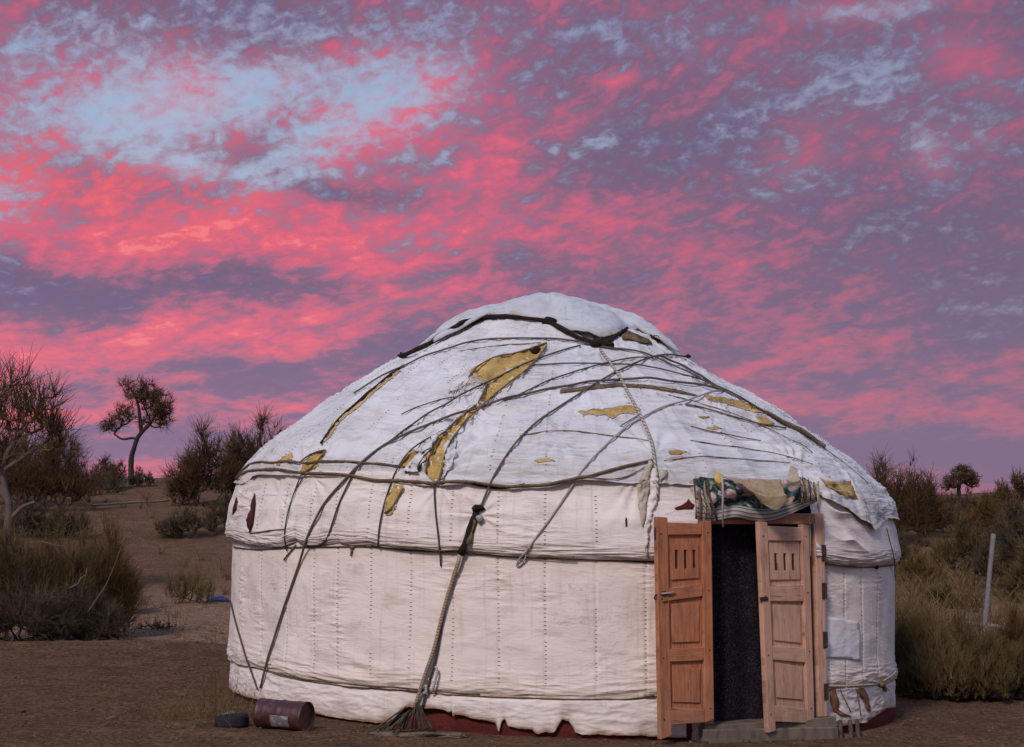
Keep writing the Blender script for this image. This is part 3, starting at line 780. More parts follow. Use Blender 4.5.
# same low relief as the roof beneath, plus its own slack folds
dc = .024 * fbm(Xc * .9 + 3, Yc * .9, 5, 3) + .028 + .030 * fbm(Xc * 1.8, Yc * 1.8, 15, 3) + .020 * ridged(Xc * 2.6 + Yc * 1.2, Yc * 1.5, 16, 3) * sstep(.05, .4, rcg)
dc = dc + .026 * np.sin(THc[None] * 7 + 3 * perlin(rcg * 2, THc[None])) * sstep(.3, .9, zz) - .020 * sstep(.93, 1, zz)
dc = dc + .03 * np.exp(-((THc[None] + .2) / .5) ** 2) * np.exp(-((zz - .5) / .25) ** 2)
Rc = rcg + dc * np.interp(qs, sA, nrm_r); Zc = np.interp(rcg, pr, pz) + dc * np.interp(qs, sA, nrm_z); Rc[0] = 0; Zc[0] = Zc[0].mean()
PC = YP(np.broadcast_to(THc[None], Rc.shape), Rc, Zc)
cst = .6 * sstep(.93, 1, zz) + .25 * sstep(.2, .6, perlin(Xc * 3, Yc * 3, 5)) + 0 * THc[None]
crown_cover = mesh_obj('crown_cover', PC.reshape(-1, 3), grid_faces(NC, 420, True), [M_CROWN], yurt, True, np.stack([Xc + 20, Yc + 20], -1).reshape(-1, 2), None, {'stain': cst.ravel()})
md = crown_cover.modifiers.new('thick', 'SOLIDIFY'); md.thickness = .012; md.offset = -1
BVC = bvh_of([(PR, 1), (PC, 1)])
BVH = bvh_of([(PW_, 1), (PS, 1), (PU, 1), (PR, 1), (PC, 1)])
# black rolled felt along the front edge of the cover
rope([(404, 358), (411, 357), (425, 351), (436, 344), (448, 336.5), (462, 328), (475, 322.5), (487, 320), (500, 319), (515, 319.5), (530, 321), (546, 323)], .026, M_DARKHEM, 'rolled_edge', 'long black felt roll along the front rim of the crown cover, knobbed at its left end', off=.02, jit=.5, step=4)
rope([(545, 322), (555, 327), (566, 334), (580, 341), (597, 346.5), (606, 347)], .026, M_DARKHEM, 'rolled_edge', 'black felt roll running down to the knot under the crown cover', off=.02, jit=.6, step=4)
rope([(605, 346), (612, 343), (618, 337), (626, 330)], .018, M_DARKHEM, 'rolled_edge', 'short dark felt roll rising from the knot', off=.02, jit=.6, step=4)
for px_, py_, r_ in [(404, 358, .030), (549, 324, .045), (597, 346, .045), (604, 344, .035), (609, 347, .03), (686, 359, .022)]:
    s = surf(px_, py_, .03)
    if s: MB().blob(s[0], [r_ * 1.2, r_ * .8, r_ * .8], 0, px_, 10, 6, .6).build('knot', M_DARKHEM, yurt)
patch([(620, 335), (626, 331), (637, 336), (648, 341), (652, 345), (645, 345), (632, 341), (622, 340)], M_HEM, 'torn_felt', .012, .006, 6, jag=1.2)
patch([(648, 336), (657, 337), (662, 343), (655, 341)], M_DARKHEM, 'torn_felt', .015, .004, 5, jag=.8)

# ------------------------------------------------------------------ felt showing through the torn canvas
torn = 'ochre felt showing through the torn roof canvas'
patch([(469, 372), (480, 365), (490, 361), (505, 355), (518, 354), (530, 349), (540, 344), (547, 345), (541, 353), (536, 362), (527, 371), (517, 379), (505, 388), (495, 397), (485, 405), (479, 402), (483, 394), (486, 384), (476, 382), (468, 381)], M_OCHRE, 'torn_felt', .004, 0.0097, 9, rim=.0, label='largest ochre felt patch, spear shaped, near the top of the roof', jag=2.85, edge_lift=.0)
patch([(479, 404), (485, 404), (473, 418), (462, 428), (452, 440), (447, 452), (443, 465), (441, 480), (434, 482), (426, 474), (424, 463), (430, 450), (440, 436), (455, 421), (468, 411)], M_OCHRE, 'torn_felt', .004, 0.0117, 6, rim=.0, label='long ochre felt strip narrowing down to the eave knot', jag=2.28, edge_lift=.0)
patch([(303, 466), (308, 458), (315, 452), (327, 451), (322, 460), (315, 469), (305, 475), (300, 472)], M_OCHRE, 'torn_felt', .004, 0.0097, 5, rim=.0, jag=1.90, edge_lift=.0)
patch([(277, 463), (283, 457), (292, 453), (293, 457), (285, 463), (277, 466)], M_OCHRE, 'torn_felt', .004, 0.0049, 5, rim=.0, jag=1.90)
patch([(400, 467), (408, 454), (414, 451), (422, 453), (417, 462), (412, 474), (406, 471)], M_OCHRE, 'torn_felt', .004, 0.0097, 5, rim=.0, jag=1.90, edge_lift=.0)
patch([(394, 484), (403, 485), (405, 489), (398, 500), (393, 513), (388, 515), (385, 509), (387, 500), (391, 492)], M_OCHRE, 'torn_felt', .004, 0.0097, 5, rim=.0, jag=1.90, edge_lift=.0)
patch([(578, 412), (590, 410), (604, 409), (618, 407), (632, 406), (641, 410), (634, 413), (622, 414), (612, 419), (606, 415), (594, 415), (584, 415)], M_OCHRE, 'torn_felt', .004, 0.0039, 7, rim=.0, jag=1.71)
patch([(668, 452), (676, 450), (687, 452), (680, 455), (671, 455)], M_OCHRE, 'torn_felt', .004, 0.0029, 6, rim=.0, jag=1.14)
patch([(534, 461), (541, 459), (553, 459.5), (556, 462), (549, 461.5), (538, 463)], M_OCHRE, 'torn_felt', .004, 0.0029, 6, rim=.0, jag=1.14)
patch([(705, 396), (722, 398), (738, 401), (752, 406), (764, 414), (752, 412), (738, 408), (722, 403), (708, 400)], M_OCHRE, 'torn_felt', .004, 0.0058, 6, rim=.0, jag=1.14)
patch([(560, 391), (590, 386), (620, 384), (650, 386), (680, 391), (700, 397), (680, 394), (650, 389), (620, 387), (590, 390), (560, 394)], M_HEM, 'torn_felt', .008, .004, 8, jag=.5)
patch([(756, 417), (765, 417), (775, 424), (768, 426), (760, 423)], M_OCHRE, 'torn_felt', .004, 0.0039, 6, rim=.0, jag=1.14)
patch([(698, 417), (704, 416.5), (710, 418), (703, 419)], M_OCHRE, 'torn_felt', .004, 0.0019, 6, rim=.0)
patch([(706, 428), (716, 427), (722, 429), (712, 430)], M_OCHRE, 'torn_felt', .004, 0.0019, 6, rim=.0)
patch([(819, 478), (828, 482), (840, 482), (850, 481), (857, 499), (845, 498), (838, 493), (828, 488)], M_OCHRE, 'torn_felt', .004, 0.0078, 6, rim=.0, label='ochre felt flap at the torn hem right of the door', jag=1.90, edge_lift=.0)
# dark open seam with ochre inside on the left slope
patch([(402, 371), (395, 376), (380, 388), (369, 398), (357, 409), (347, 416), (337, 426), (330, 437), (323, 444), (324, 438), (331, 426), (342, 415), (355, 405), (368, 394), (382, 382), (395, 372)], M_OCHRE, 'torn_felt', .004, 0.0039, 6, rim=.0, label='narrow ochre strip in the split seam on the left slope', jag=1.14)
rope([(405, 366), (395, 373), (381, 384), (368, 395), (355, 406), (343, 416), (333, 427), (327, 438), (323, 444)], .015, M_DARKHEM, 'frayed_seam', off=.008, jit=.7, step=4)
# dark lips round the two large tears
for line in ([(547, 344), (538, 347), (528, 351), (514, 355), (498, 358), (482, 365), (472, 371), (468, 380)], [(546, 348), (541, 356), (534, 365), (520, 377), (505, 389), (492, 400), (483, 405)],
             [(487, 384), (483, 394), (479, 403)], [(485, 404), (472, 418), (461, 430), (452, 441), (446, 454), (443, 470), (441, 480)],
             [(476, 406), (460, 417), (447, 431), (436, 446), (430, 456), (425, 466), (427, 475)], [(327, 451), (321, 461), (313, 470), (303, 475)], [(301, 464), (311, 454), (326, 451)],
             [(400, 468), (409, 455), (421, 452)], [(422, 453), (413, 466), (406, 473)], [(404, 488), (397, 501), (392, 514), (386, 513)]):
    rope(line, .009, M_HEM, 'frayed_seam', off=.012, jit=.8, step=4)
s = surf(536, 354, .03); MB().blob(s[0], [.045, .04, .035], 0, 3, 10, 6, .6).build('knot', M_DARKHEM, yurt)
# frayed pale threads beside the big tear
for k in range(16):
    x, y = 455 + random.random() * 14, 380 + random.random() * 6
    rope([(x + 14 + random.random() * 12, y - 3 + random.random() * 6), (x + 6, y + random.uniform(-2, 3)), (x - random.random() * 8, y + 4 + random.random() * 22)], .0035, M_SKIRT, 'loose_thread', off=.008, step=4, sides=4)
# loose canvas lips beside the long tears
patch([(480, 403), (466, 412), (450, 425), (435, 440), (421, 455), (409, 472), (416, 473), (424, 463), (430, 449), (441, 435), (456, 420), (470, 409)], M_ROOF, 'torn_flap', .012, .014, 3, jag=.8, edge_lift=.008, label='gathered white canvas lip along the long ochre strip')
patch([(470, 372), (462, 378), (452, 386), (448, 394), (456, 392), (466, 386), (476, 383)], M_ROOF, 'torn_flap', .010, .012, 3, jag=1.0, edge_lift=.006)
patch([(446, 446), (452, 439), (458, 440), (456, 455), (450, 470), (444, 480), (445, 465)], M_ROOF, 'torn_flap', .010, .008, 4, jag=.6, edge_lift=.008)
# loose canvas flap and folds beside the eave knot
patch([(440, 433), (432, 445), (424, 458), (420, 472), (410, 474), (405, 472), (414, 460), (424, 446), (434, 433)], M_ROOF, 'torn_flap', .022, .012, 4, jag=.6, edge_lift=.01)
# red lining showing in the band, brown lining low on the right
patch([(254.5, 495), (256, 500), (255, 512), (254, 524), (251, 531), (248, 528), (247, 520), (250, 512), (252, 504)], M_RED, 'wall_tear', .006, .004, 4, label='long vertical tear showing red felt near the left end of the upper band', jag=.8)
patch([(237, 497), (238.5, 502), (236, 511), (233, 515), (234, 507)], M_RED, 'wall_tear', .006, .002, 4)
rope([(255.5, 494), (256.5, 502), (256, 514), (254, 525), (251, 532)], .008, M_DARKHEM, 'frayed_seam', off=.008, jit=.5, step=4)
rope([(251, 533), (262, 532), (272, 530), (286, 529)], .006, M_HEM, 'frayed_seam', off=.003, jit=.6, step=4)
patch([(674, 508), (682, 505), (686, 502), (688, 499), (691, 503), (694, 505), (692, 509), (684, 509), (676, 510)], M_RED, 'wall_tear', .006, .003, 4, label='small red tear on the white cloth above the left door leaf', jag=.5)
patch([(625.5, 517), (627, 519), (627, 526), (625.5, 527), (625, 521)], M_RED, 'wall_tear', .006, .002, 4)
patch([(829, 689), (834, 689), (838, 700), (838, 711), (850, 716), (840, 716), (833, 711), (830, 701)], M_RUG, 'wall_tear', .006, .004, 4, label='brown tear low on the canvas, next to the door frame', jag=.5)
patch([(855, 689), (863, 688), (867, 696), (870, 711), (866, 710), (862, 699)], M_RUG, 'wall_tear', .006, .004, 4, label='brown tear low on the canvas, under the knotted cord', jag=.5)
for line in ([(830, 689), (833, 700), (836, 711), (850, 716)], [(857, 689), (864, 700), (869, 712)], [(856, 692), (858, 704), (860, 716)], [(839, 690), (845, 702), (850, 712)]):
    rope(line, .006, M_HEM, 'frayed_seam', off=.004, jit=.6, step=3, sides=5)
patch([(824, 617), (838, 618), (858, 622), (860, 640), (860, 661), (848, 659), (824, 657)], M_PATCH, 'canvas_patch', .006, .002, 9, label='pale rectangular canvas patch right of the door')
# ragged white shreds hanging over the red lining
for poly in ([(447, 711), (452, 711), (454, 722), (452, 727), (449, 721)], [(494, 722), (496, 723), (497, 731), (494, 734)], [(569, 721), (573, 726), (571, 732), (568, 728)], [(532, 731), (536, 733), (537, 738), (532, 737)]):
    patch(poly, M_TAN, 'canvas_shred', .02, .004, 3, step=1.5)

# ------------------------------------------------------------------ ropes, as traced over the canvas
rope([(725, 392), (700, 387), (675, 384), (655, 381.5), (636, 381), (600, 382), (570, 387), (545, 391), (520, 397), (495, 404), (477, 410), (452, 417), (427, 427), (400, 438), (380, 449), (366, 460), (355, 472), (342, 485), (330, 497), (320, 513), (314, 526), (307, 545), (297, 575), (283, 615), (271, 655), (262, 688)], .0125, M_ROPE, 'rope', 'long rope crossing the roof and running down to the barrel', step=6)
rope([(580, 346), (550, 356), (520, 368), (487, 384), (462, 398), (430, 415), (405, 432), (380, 450), (366, 460), (354, 476), (341, 502), (332, 528), (330.5, 540), (329, 547), (320, 547.5), (308, 546)], .009, M_DROPE)
rope([(355, 395), (380, 379), (420, 360), (440, 353), (462, 346), (486, 341), (510, 340), (532, 339.5), (555, 340.5), (580, 343), (605, 349), (630, 351), (652, 357), (668, 365), (687, 375), (712, 386), (740, 401)], .010, M_ROPE)
rope([(686, 359), (672, 355), (660, 356), (645, 361), (630, 367), (615, 374), (600, 382), (588, 390), (575, 398), (558, 409), (542, 420), (526, 433), (514, 446), (507, 456), (500, 467), (493, 479), (487, 492), (483, 502), (479, 512)], .0105, M_ROPE, 'rope', 'rope from the right roof slope down to the black leather strap')
rope([(722, 392), (700, 397), (686, 402), (675, 405), (662, 408), (652, 412), (642, 419), (630, 425), (618, 435), (605, 447), (595, 457), (585, 467), (572, 486), (560, 505), (548, 522), (537, 536), (526, 552)], .0095, M_WROPE, 'rope', 'pale rope ending in a small loop on the belt line')
rope([(526, 552), (519, 559), (514.5, 565), (514.5, 569), (518, 569.5), (523, 564), (527, 557), (528, 551), (524, 549)], .008, M_WROPE, 'rope_loop', step=3)
rope([(530, 367), (550, 365.5), (567, 365), (605, 365), (620, 366), (636, 367), (650, 369), (662, 371), (687, 377.5), (710, 383)], .008, M_DROPE)
rope([(505, 402), (517, 397), (535, 388), (555, 380), (575, 373), (595, 367), (610, 363.5), (625, 361), (637, 359), (652, 358.5)], .008, M_DROPE)
rope([(600, 351), (607, 360), (615, 372), (622, 384), (627, 395), (634, 407), (640, 418), (646, 429), (650, 440), (653, 452), (654, 464), (656, 480), (657, 498)], .015, M_SROPE, 'rope', 'twisted black and white rope hanging down to the left door leaf')
rope([(660, 357), (672, 363), (690, 372), (712, 386), (735, 397), (755, 409), (775, 420), (795, 431), (810, 440), (823, 449)], .012, M_DROPE, step=4)
rope([(685, 405), (700, 408), (712, 412), (727, 416), (740, 420), (755, 425), (770, 427), (785, 429)], .009, M_HEM)
rope([(690, 427), (705, 431), (722, 435), (740, 438), (760, 442)], .006, M_HEM, 'roof_seam')
rope([(765, 413), (778, 421), (790, 427), (803, 434), (815, 441), (824, 448)], .022, M_HEM, 'rolled_edge', 'brown felt roll on the right slope of the roof', jit=.5, off=.01, step=4)
rope([(402, 415), (430, 404), (456, 398)], .006, M_DROPE)
rope([(620, 427), (630, 422), (640, 415)], .006, M_HEM)
rope([(442, 432), (428, 440), (415, 449), (405, 457), (398, 470), (391, 486), (386, 500), (381.5, 518), (379, 535), (379.5, 546)], .008, M_DROPE)
rope([(302, 475), (297, 488), (292, 504), (287.5, 520), (286, 538), (288, 551)], .007, M_DROPE)
rope([(307, 475), (300, 484), (296, 490)], .006, M_DROPE)
rope([(297, 545), (291, 551), (285, 560)], .009, M_HEM, 'rope_end')
rope([(434.5, 483), (435.5, 500), (436, 515), (438.5, 532), (441, 548), (441.5, 566)], .0085, M_DROPE)
for x, y in [(434, 484), (441, 551), (353, 547)]:
    s = surf(x, y, .012); MB().blob(s[0], [.022, .016, .02], 0, x, 8, 5, .5).build('knot', M_HEM, yurt)
rope([(352, 547), (353, 551), (352, 556)], .012, M_HEM, 'rope_end', jit=.7)
for line in ([(668, 395), (700, 404), (740, 417), (780, 435), (812, 453)], [(690, 441), (730, 447), (770, 453), (812, 464)], [(664, 461), (700, 457), (745, 460), (790, 463)], [(745, 404), (790, 428), (832, 455), (868, 484)], [(460, 352), (500, 346), (540, 344)], [(520, 436), (560, 431), (610, 436), (648, 441)]):
    rope(line, .0045, M_HEM, 'roof_seam', off=.001, jit=.7, step=4, sides=5)
# eave cords
rope([(236, 484), (240, 476), (246, 472), (255, 471), (265, 471), (280, 469), (291, 472), (302, 475), (320, 474), (345, 475), (358, 477), (370, 480), (385, 481), (400, 481), (418, 482), (434, 484), (448, 482), (462, 482), (477, 483), (492, 486), (502, 487), (510, 488), (518, 486), (526, 485.5), (538, 486), (550, 485), (561, 483), (572, 480), (586, 478), (600, 474), (613, 470), (625, 467), (638, 464), (652, 461)], .014, M_HEM, 'eave_cord', 'brown cord round the eave', jit=.4, off=.008, step=4)
rope([(237, 479), (241, 470), (246, 465), (257, 461), (267, 462), (276, 466), (283, 461), (293, 461), (303, 466), (312, 464), (320, 463), (337, 462), (357, 462.5), (370, 464), (382, 465), (395, 466), (405, 469)], .011, M_HEM, 'eave_cord', 'upper brown cord on the left end of the eave', jit=.5, off=.008, step=4)
rope([(585, 477), (600, 480), (617, 480), (630, 476), (642, 470), (652, 464)], .006, M_HEM, 'eave_cord', jit=.4, off=.006, step=4)
rope([(462, 481), (475, 485), (492, 488), (508, 489), (525, 484)], .008, M_DARKHEM, 'eave_cord', jit=.6, off=.008, step=4)
# cords of the belt line
rope([(230, 546), (245, 549), (262, 549.5), (280, 548), (307, 547), (330, 547), (355, 546.5), (380, 547), (395, 549), (410, 551), (425, 551), (440, 552), (458, 552.5), (476, 554), (500, 556), (525, 557.5), (550, 558), (575, 559), (615, 560.5), (653, 562)], .007, M_DROPE, 'belt_cord', off=.004, step=4)
rope([(362, 546), (375, 543), (395, 546), (420, 549), (440, 550), (462, 550.5), (500, 553), (540, 556), (575, 557)], .006, M_HEM, 'belt_cord', off=.004, step=4)
rope([(822, 562), (836, 564), (850, 566), (862, 567), (875, 567), (893, 565)], .008, M_HEM, 'belt_cord', off=.002, step=3)
s = surf(875, 567, .012); MB().blob(s[0], [.02, .02, .02], 0, 5, 8, 5, .5).build('knot', M_DARKHEM, yurt)
rope([(252, 667), (267, 671), (280, 675), (295, 679), (320, 683), (345, 686), (376, 688.5), (407, 690), (425, 692), (442, 694), (470, 696), (500, 697.5), (540, 698.5), (575, 699), (625, 699), (640, 698), (654, 695)], .0065, M_HEM, 'belt_cord', 'thin brown cord round the foot of the wall', off=.004, step=4)
rope([(290, 675), (310, 680), (345, 683), (376, 686), (407, 688), (440, 691), (480, 694)], .005, M_HEM, 'belt_cord', off=.003, step=4)
rope([(823, 686), (840, 686), (860, 686), (878, 684.5)], .009, M_TAN, 'belt_cord', 'thin pole tied low on the canvas right of the door', off=.012, step=4)
for x, y, r_ in [(880, 683, .03), (883, 689, .02)]:
    s = surf(x, y, .02); MB().blob(s[0], [r_, r_, r_ * 1.1], 0, x, 9, 6, .6).build('knot', M_HEM, yurt)
rope([(882, 681), (889, 677), (895, 670)], .008, M_TAN, 'rope_end', off=.01, step=3)
rope([(228.8, 585), (232, 600), (237, 622), (247, 655), (259, 689)], .009, M_DROPE)
rope([(885, 528), (889, 545), (892, 562), (893.5, 580)], .010, M_DARKHEM, 'rope', 'black strap on the right end of the tent', step=3, flat=.4)
# main guy: black leather strap above, tan rope below
rope([(479, 509), (475, 516), (472, 527), (467, 539), (462, 552)], .030, M_DARKHEM, 'leather_strap', 'black frayed leather strap on the front wall', off=.02, jit=.5, step=4, flat=.45)
rope([(476, 520), (473, 532), (469, 545)], .02, M_HEM, 'leather_strap', off=.03, jit=.8, step=4, flat=.3)
s = surf(481, 519, .03); MB().blob(s[0], [.030, .022, .03], 0, 5, 10, 6, .3).build('pulley', M_STEEL, yurt)
s = surf(478, 509, .03); MB().blob(s[0], [.045, .03, .025], 0, 8, 10, 6, .6).build('knot', M_DARKHEM, yurt)
rope([(461, 552), (461, 560), (459, 567), (457, 574)], .022, M_TAN, 'rope_knot', off=.02, jit=.9, step=3)
rope([(464, 553), (463, 562), (459, 572)], .008, M_TAN, 'rope_end', off=.03, step=3)
rope([(462, 556), (456, 575), (450, 592), (445, 610), (440, 631), (435, 652), (428, 671), (422, 690), (417, 706), (413, 720)], .018, M_TROPE, 'rope', 'thick tan guy rope down the front wall', off=.03, step=5)
rope([(459, 560), (453, 578), (447.5, 600), (442.5, 625), (438, 652), (433, 672), (427, 692), (423, 708), (421, 722)], .012, M_DROPE, 'rope', off=.012, step=5)
rope([(437, 668), (436, 664), (438.5, 663), (440, 668), (438, 680), (434, 694)], .012, M_WROPE, 'rope_loop', off=.04, step=3)
rope([(428, 684), (430, 690), (428, 697), (425, 690)], .014, M_WROPE, 'rope_loop', off=.035, jit=.6, step=3)
# strip lips in the diagonal tan flap left of door: two pointed canvas flaps
def free_patch(poly, depth_off, mat, name, label=None, amp=.02):
    """pointed cloth hanging a little off the wall"""
    return patch(poly, mat, name, depth_off, amp, 5, step=2, label=label, jag=.4, edge_lift=-.01)
free_patch([(650, 462), (652, 466), (650, 480), (647, 500), (645, 518), (643, 526), (640, 524), (638, 508), (637, 486), (643, 473)], .03, M_TAN, 'hanging_flap', 'beige pointed canvas flap left of the door', .012)
free_patch([(653, 464), (657, 480), (658, 497), (652, 514), (648, 535), (646, 556), (643.5, 545), (643, 528), (647, 505), (650, 485)], .022, M_UP, 'hanging_flap', 'white pointed canvas flap left of the door', .014)
free_patch([(657, 474), (664, 471), (668, 472), (664, 478), (659, 483)], .03, M_TAN, 'hanging_flap', None, .006)
# bundle of lattice ends and rags at the foot of the guy rope
def gpt(px, depth, dz=0):
    p = gp(px, depth); p.z += dz; return np.array(p)
M_STICKD = cloth_mat('dark_stick', (.022, .017, .013), (.10, .078, .058), 15, .4)
_rb = random.Random(4)
for k in range(15):
    x0 = 376 + k * 4.1 + _rb.uniform(-2, 2); a = (x0, 729); b_ = (405 + (x0 - 376) * .28 + _rb.uniform(-2, 2), 702 + _rb.uniform(0, 9) + abs(x0 - 410) * .10); r_ = _rb.uniform(.006, .012); m_ = M_STICKD if k % 3 else M_STICK
    A = np.array(at(a[0], a[1], 11.88 + _rb.uniform(-.08, .05))); B = np.array(at(b_[0], b_[1], 12.0))
    A[2] = max(A[2], gz(A[0], A[1]) - .01)
    MB().tube([A, .5 * (A + B) + [random.uniform(-.01, .01), 0, random.uniform(0, .015)], B], [r_, r_ * .9, r_ * .7], 7).build('lattice_pole', m_, yurt)
M_RAG = cloth_mat('dirty_rag', (.10, .075, .055), (.24, .19, .145), 9, .6)
for x, w_, k in [(388, .13, 1), (424, .16, 2), (452, .12, 3)]:
    p = gp(x, 11.86); MB().blob([p.x, p.y, p.z + .008], [w_, .07, .022], 0, k * 7, 22, 6, 1.0).build('rag', M_RAG, yurt)
for px_, dp in [(836, 12.66), (846, 12.7), (853, 12.76)]:
    p = gp(px_, dp); MB().tube([np.array(p) - [0, 0, .02], np.array(p) + [.01, .1, .12]], [.02, .016], 6).build('lattice_pole', M_STICK, yurt)

# ------------------------------------------------------------------ door
J0 = np.array([at(701, 600, 12.17).x, 12.17]); J1 = np.array([at(823, 600, 12.72).x, 12.72])
ex = (J1 - J0); FW = np.linalg.norm(ex); ex = ex / FW; ny_ = np.array([ex[1], -ex[0]])       # outward normal
if ny_[1] > 0: ny_ = -ny_
E3 = np.array([ex[0], ex[1], 0]); N3 = np.array([ny_[0], ny_[1], 0]); Z3 = np.array([0, 0, 1.0])
def fp(u, z, o=0.0): return np.array([J0[0], J0[1], 0]) + E3 * u + N3 * o + Z3 * z
gz0 = gz(*J0) ; gz1 = gz(*J1)
zsill0 = at(696, 719, 12.17).z; zsill1 = at(823, 719, 12.72).z; ztop = at(760, 513, 12.45).z
print('frame width', FW, 'sill', zsill0, zsill1, 'top', ztop, 'ground', gz0, gz1)
zs = (zsill0 + zsill1) / 2
frame = empty('door_frame', (J0[0], J0[1], 0)); frame.location = Vector((J0[0], J0[1], 0)) - yurt.location; frame.parent = yurt
JW = .085
def fbox(name, u0, u1, z0_, z1_, o0, o1, mat, parent=frame, bw=.006):
    c = fp((u0 + u1) / 2, (z0_ + z1_) / 2, (o0 + o1) / 2)
    long_z = (z1_ - z0_) > (u1 - u0)
    ax = (E3 * (u1 - u0) / 2, Z3 * (z1_ - z0_) / 2, N3 * (o1 - o0) / 2) if long_z else (Z3 * (z1_ - z0_) / 2, E3 * (u1 - u0) / 2, N3 * (o1 - o0) / 2)
    mb = MB().box(c, ax)
    if not long_z: mb.f = [q[::-1] for q in mb.f]
    mb.uv[0] = mb.uv[0] + np.array([u0 * 3.1 + z0_, z0_ * 1.7])
    return bevel(mb.build(name, mat, parent, False), bw)
fbox('jamb', 0, JW, zs - .01, ztop - .001, -.10, .03, M_WOODF)
fbox('jamb', FW - JW, FW, zs - .01, ztop + .0, -.10, .03, M_WOODR)
fbox('lintel', JW + .001, FW - JW - .001, ztop - .085, ztop - .002, -.09, .02, M_WOODF)
fbox('threshold', -.02, FW + .06, zs - .15, zs - .012, -.16, .06, M_GREYW)
# weathered beam in front, slanting a little
a0, a1 = fp(-.05, 0, .11), fp(FW + .05, 0, .10)
mb = MB(); zl_, zr2 = at(694, 729, 12.1).z, at(828, 727, 12.65).z
mb.hexa([a0 + Z3 * (gz0 - .04), a1 + Z3 * (gz1 - .04), a1 + Z3 * (zr2), a0 + Z3 * (zl_), a0 + Z3 * (gz0 - .04) - N3 * .045, a1 + Z3 * (gz1 - .04) - N3 * .045, a1 + Z3 * zr2 - N3 * .045, a0 + Z3 * zl_ - N3 * .045], 0,
        [(0, 0), (0, 1.1), (.12, 1.1), (.12, 0)] * 2)
bevel(mb.build('step_beam', M_GREYW, frame, False), .01)
# hanging rug that closes the inside of the doorway
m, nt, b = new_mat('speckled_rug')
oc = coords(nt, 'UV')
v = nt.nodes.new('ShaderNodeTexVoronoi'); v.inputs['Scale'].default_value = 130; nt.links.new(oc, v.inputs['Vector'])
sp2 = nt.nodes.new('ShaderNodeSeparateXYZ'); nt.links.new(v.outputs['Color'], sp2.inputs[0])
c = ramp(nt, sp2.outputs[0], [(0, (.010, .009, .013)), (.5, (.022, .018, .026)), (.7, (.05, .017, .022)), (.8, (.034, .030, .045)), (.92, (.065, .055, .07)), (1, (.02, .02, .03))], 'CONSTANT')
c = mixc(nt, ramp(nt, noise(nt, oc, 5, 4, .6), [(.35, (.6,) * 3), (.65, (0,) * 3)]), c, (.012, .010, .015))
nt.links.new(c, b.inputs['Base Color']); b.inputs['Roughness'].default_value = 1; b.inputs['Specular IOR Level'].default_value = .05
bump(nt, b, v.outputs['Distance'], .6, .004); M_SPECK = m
gx, gzv = np.meshgrid(np.linspace(-.05, FW + .05, 60), np.linspace(zs - .06, ztop + .15, 80))
off_ = -.13 + .012 * np.sin(gx * 24 + 1.5 * perlin(gx * 3, gzv)) + .01 * perlin(gx * 5, gzv * 2, 2)
P = fp(0, 0)[None, None] + E3 * gx[..., None] + Z3 * gzv[..., None] + N3 * off_[..., None]
rug = mesh_obj('door_rug', P.reshape(-1, 3), grid_faces(80, 60), M_SPECK, yurt, True, np.stack([gx, gzv], -1).reshape(-1, 2))
rug['label'] = 'dark speckled rug hanging inside the open doorway'
rug.modifiers.new('thick', 'SOLIDIFY').thickness = .012
# inner shade: side cheeks joining frame and wall
def cheek(u, thx, name='door_reveal'):
    pts0 = [fp(u, zs - .14, -.02), fp(u, ztop + .25, -.02)]
    A = YP(np.array(thx), np.array(2.93), np.array(-.05)); B = YP(np.array(thx), np.array(2.93), np.array(1.9))
    V = [pts0[0], A, B, pts0[1]]
    o = mesh_obj(name, V, [[0, 1, 2, 3]], M_TAN, yurt, False); o.modifiers.new('thick', 'SOLIDIFY').thickness = .012
cheek(.0, DOOR0 - .01); cheek(FW, DOOR1 + .01)

class Leaf:
    """a door leaf as a slightly racked board frame spanning four corners"""
    def __init__(s, tl, tr, br, bl, mat, thick=.04):
        s.c = [np.array(q) for q in (tl, tr, br, bl)]; s.mat = mat; s.t = thick
        n = np.cross(s.c[1] - s.c[3], s.c[0] - s.c[2]); n /= np.linalg.norm(n)
        if n[1] > 0: n = -n
        s.n = n; s.w = np.linalg.norm(s.c[1] - s.c[0]); s.h = np.linalg.norm(s.c[0] - s.c[3])
    def p(s, u, v, d=0):
        return (s.c[3] * (1 - u) + s.c[2] * u) * (1 - v) + (s.c[0] * (1 - u) + s.c[1] * u) * v + s.n * d
    def piece(s, name, parent, u0, u1, vl, vr, d0, d1, mat=None, bw=.005, mb=None, warp=0):
        (a0, a1), (b0, b1) = vl, vr
        P = [s.p(u0, a0, d0), s.p(u1, b0, d0), s.p(u1, b1, d0), s.p(u0, a1, d0), s.p(u0, a0, d1), s.p(u1, b0, d1), s.p(u1, b1, d1), s.p(u0, a1, d1)]
        W, H = (u1 - u0) * s.w, (a1 - a0) * s.h; o0 = random.random() * 3
        if H >= W or name == 'panel' or mb: uv = [(o0, 0), (o0 + W, 0), (o0 + W, H), (o0, H)] * 2
        else: uv = [(o0, 0), (o0, W), (o0 + H, W), (o0 + H, 0)] * 2
        m_ = mb or MB(); m_.hexa(P, 0, uv)
        if mb: return
        return bevel(m_.build(name, mat or s.mat, parent, False), bw)

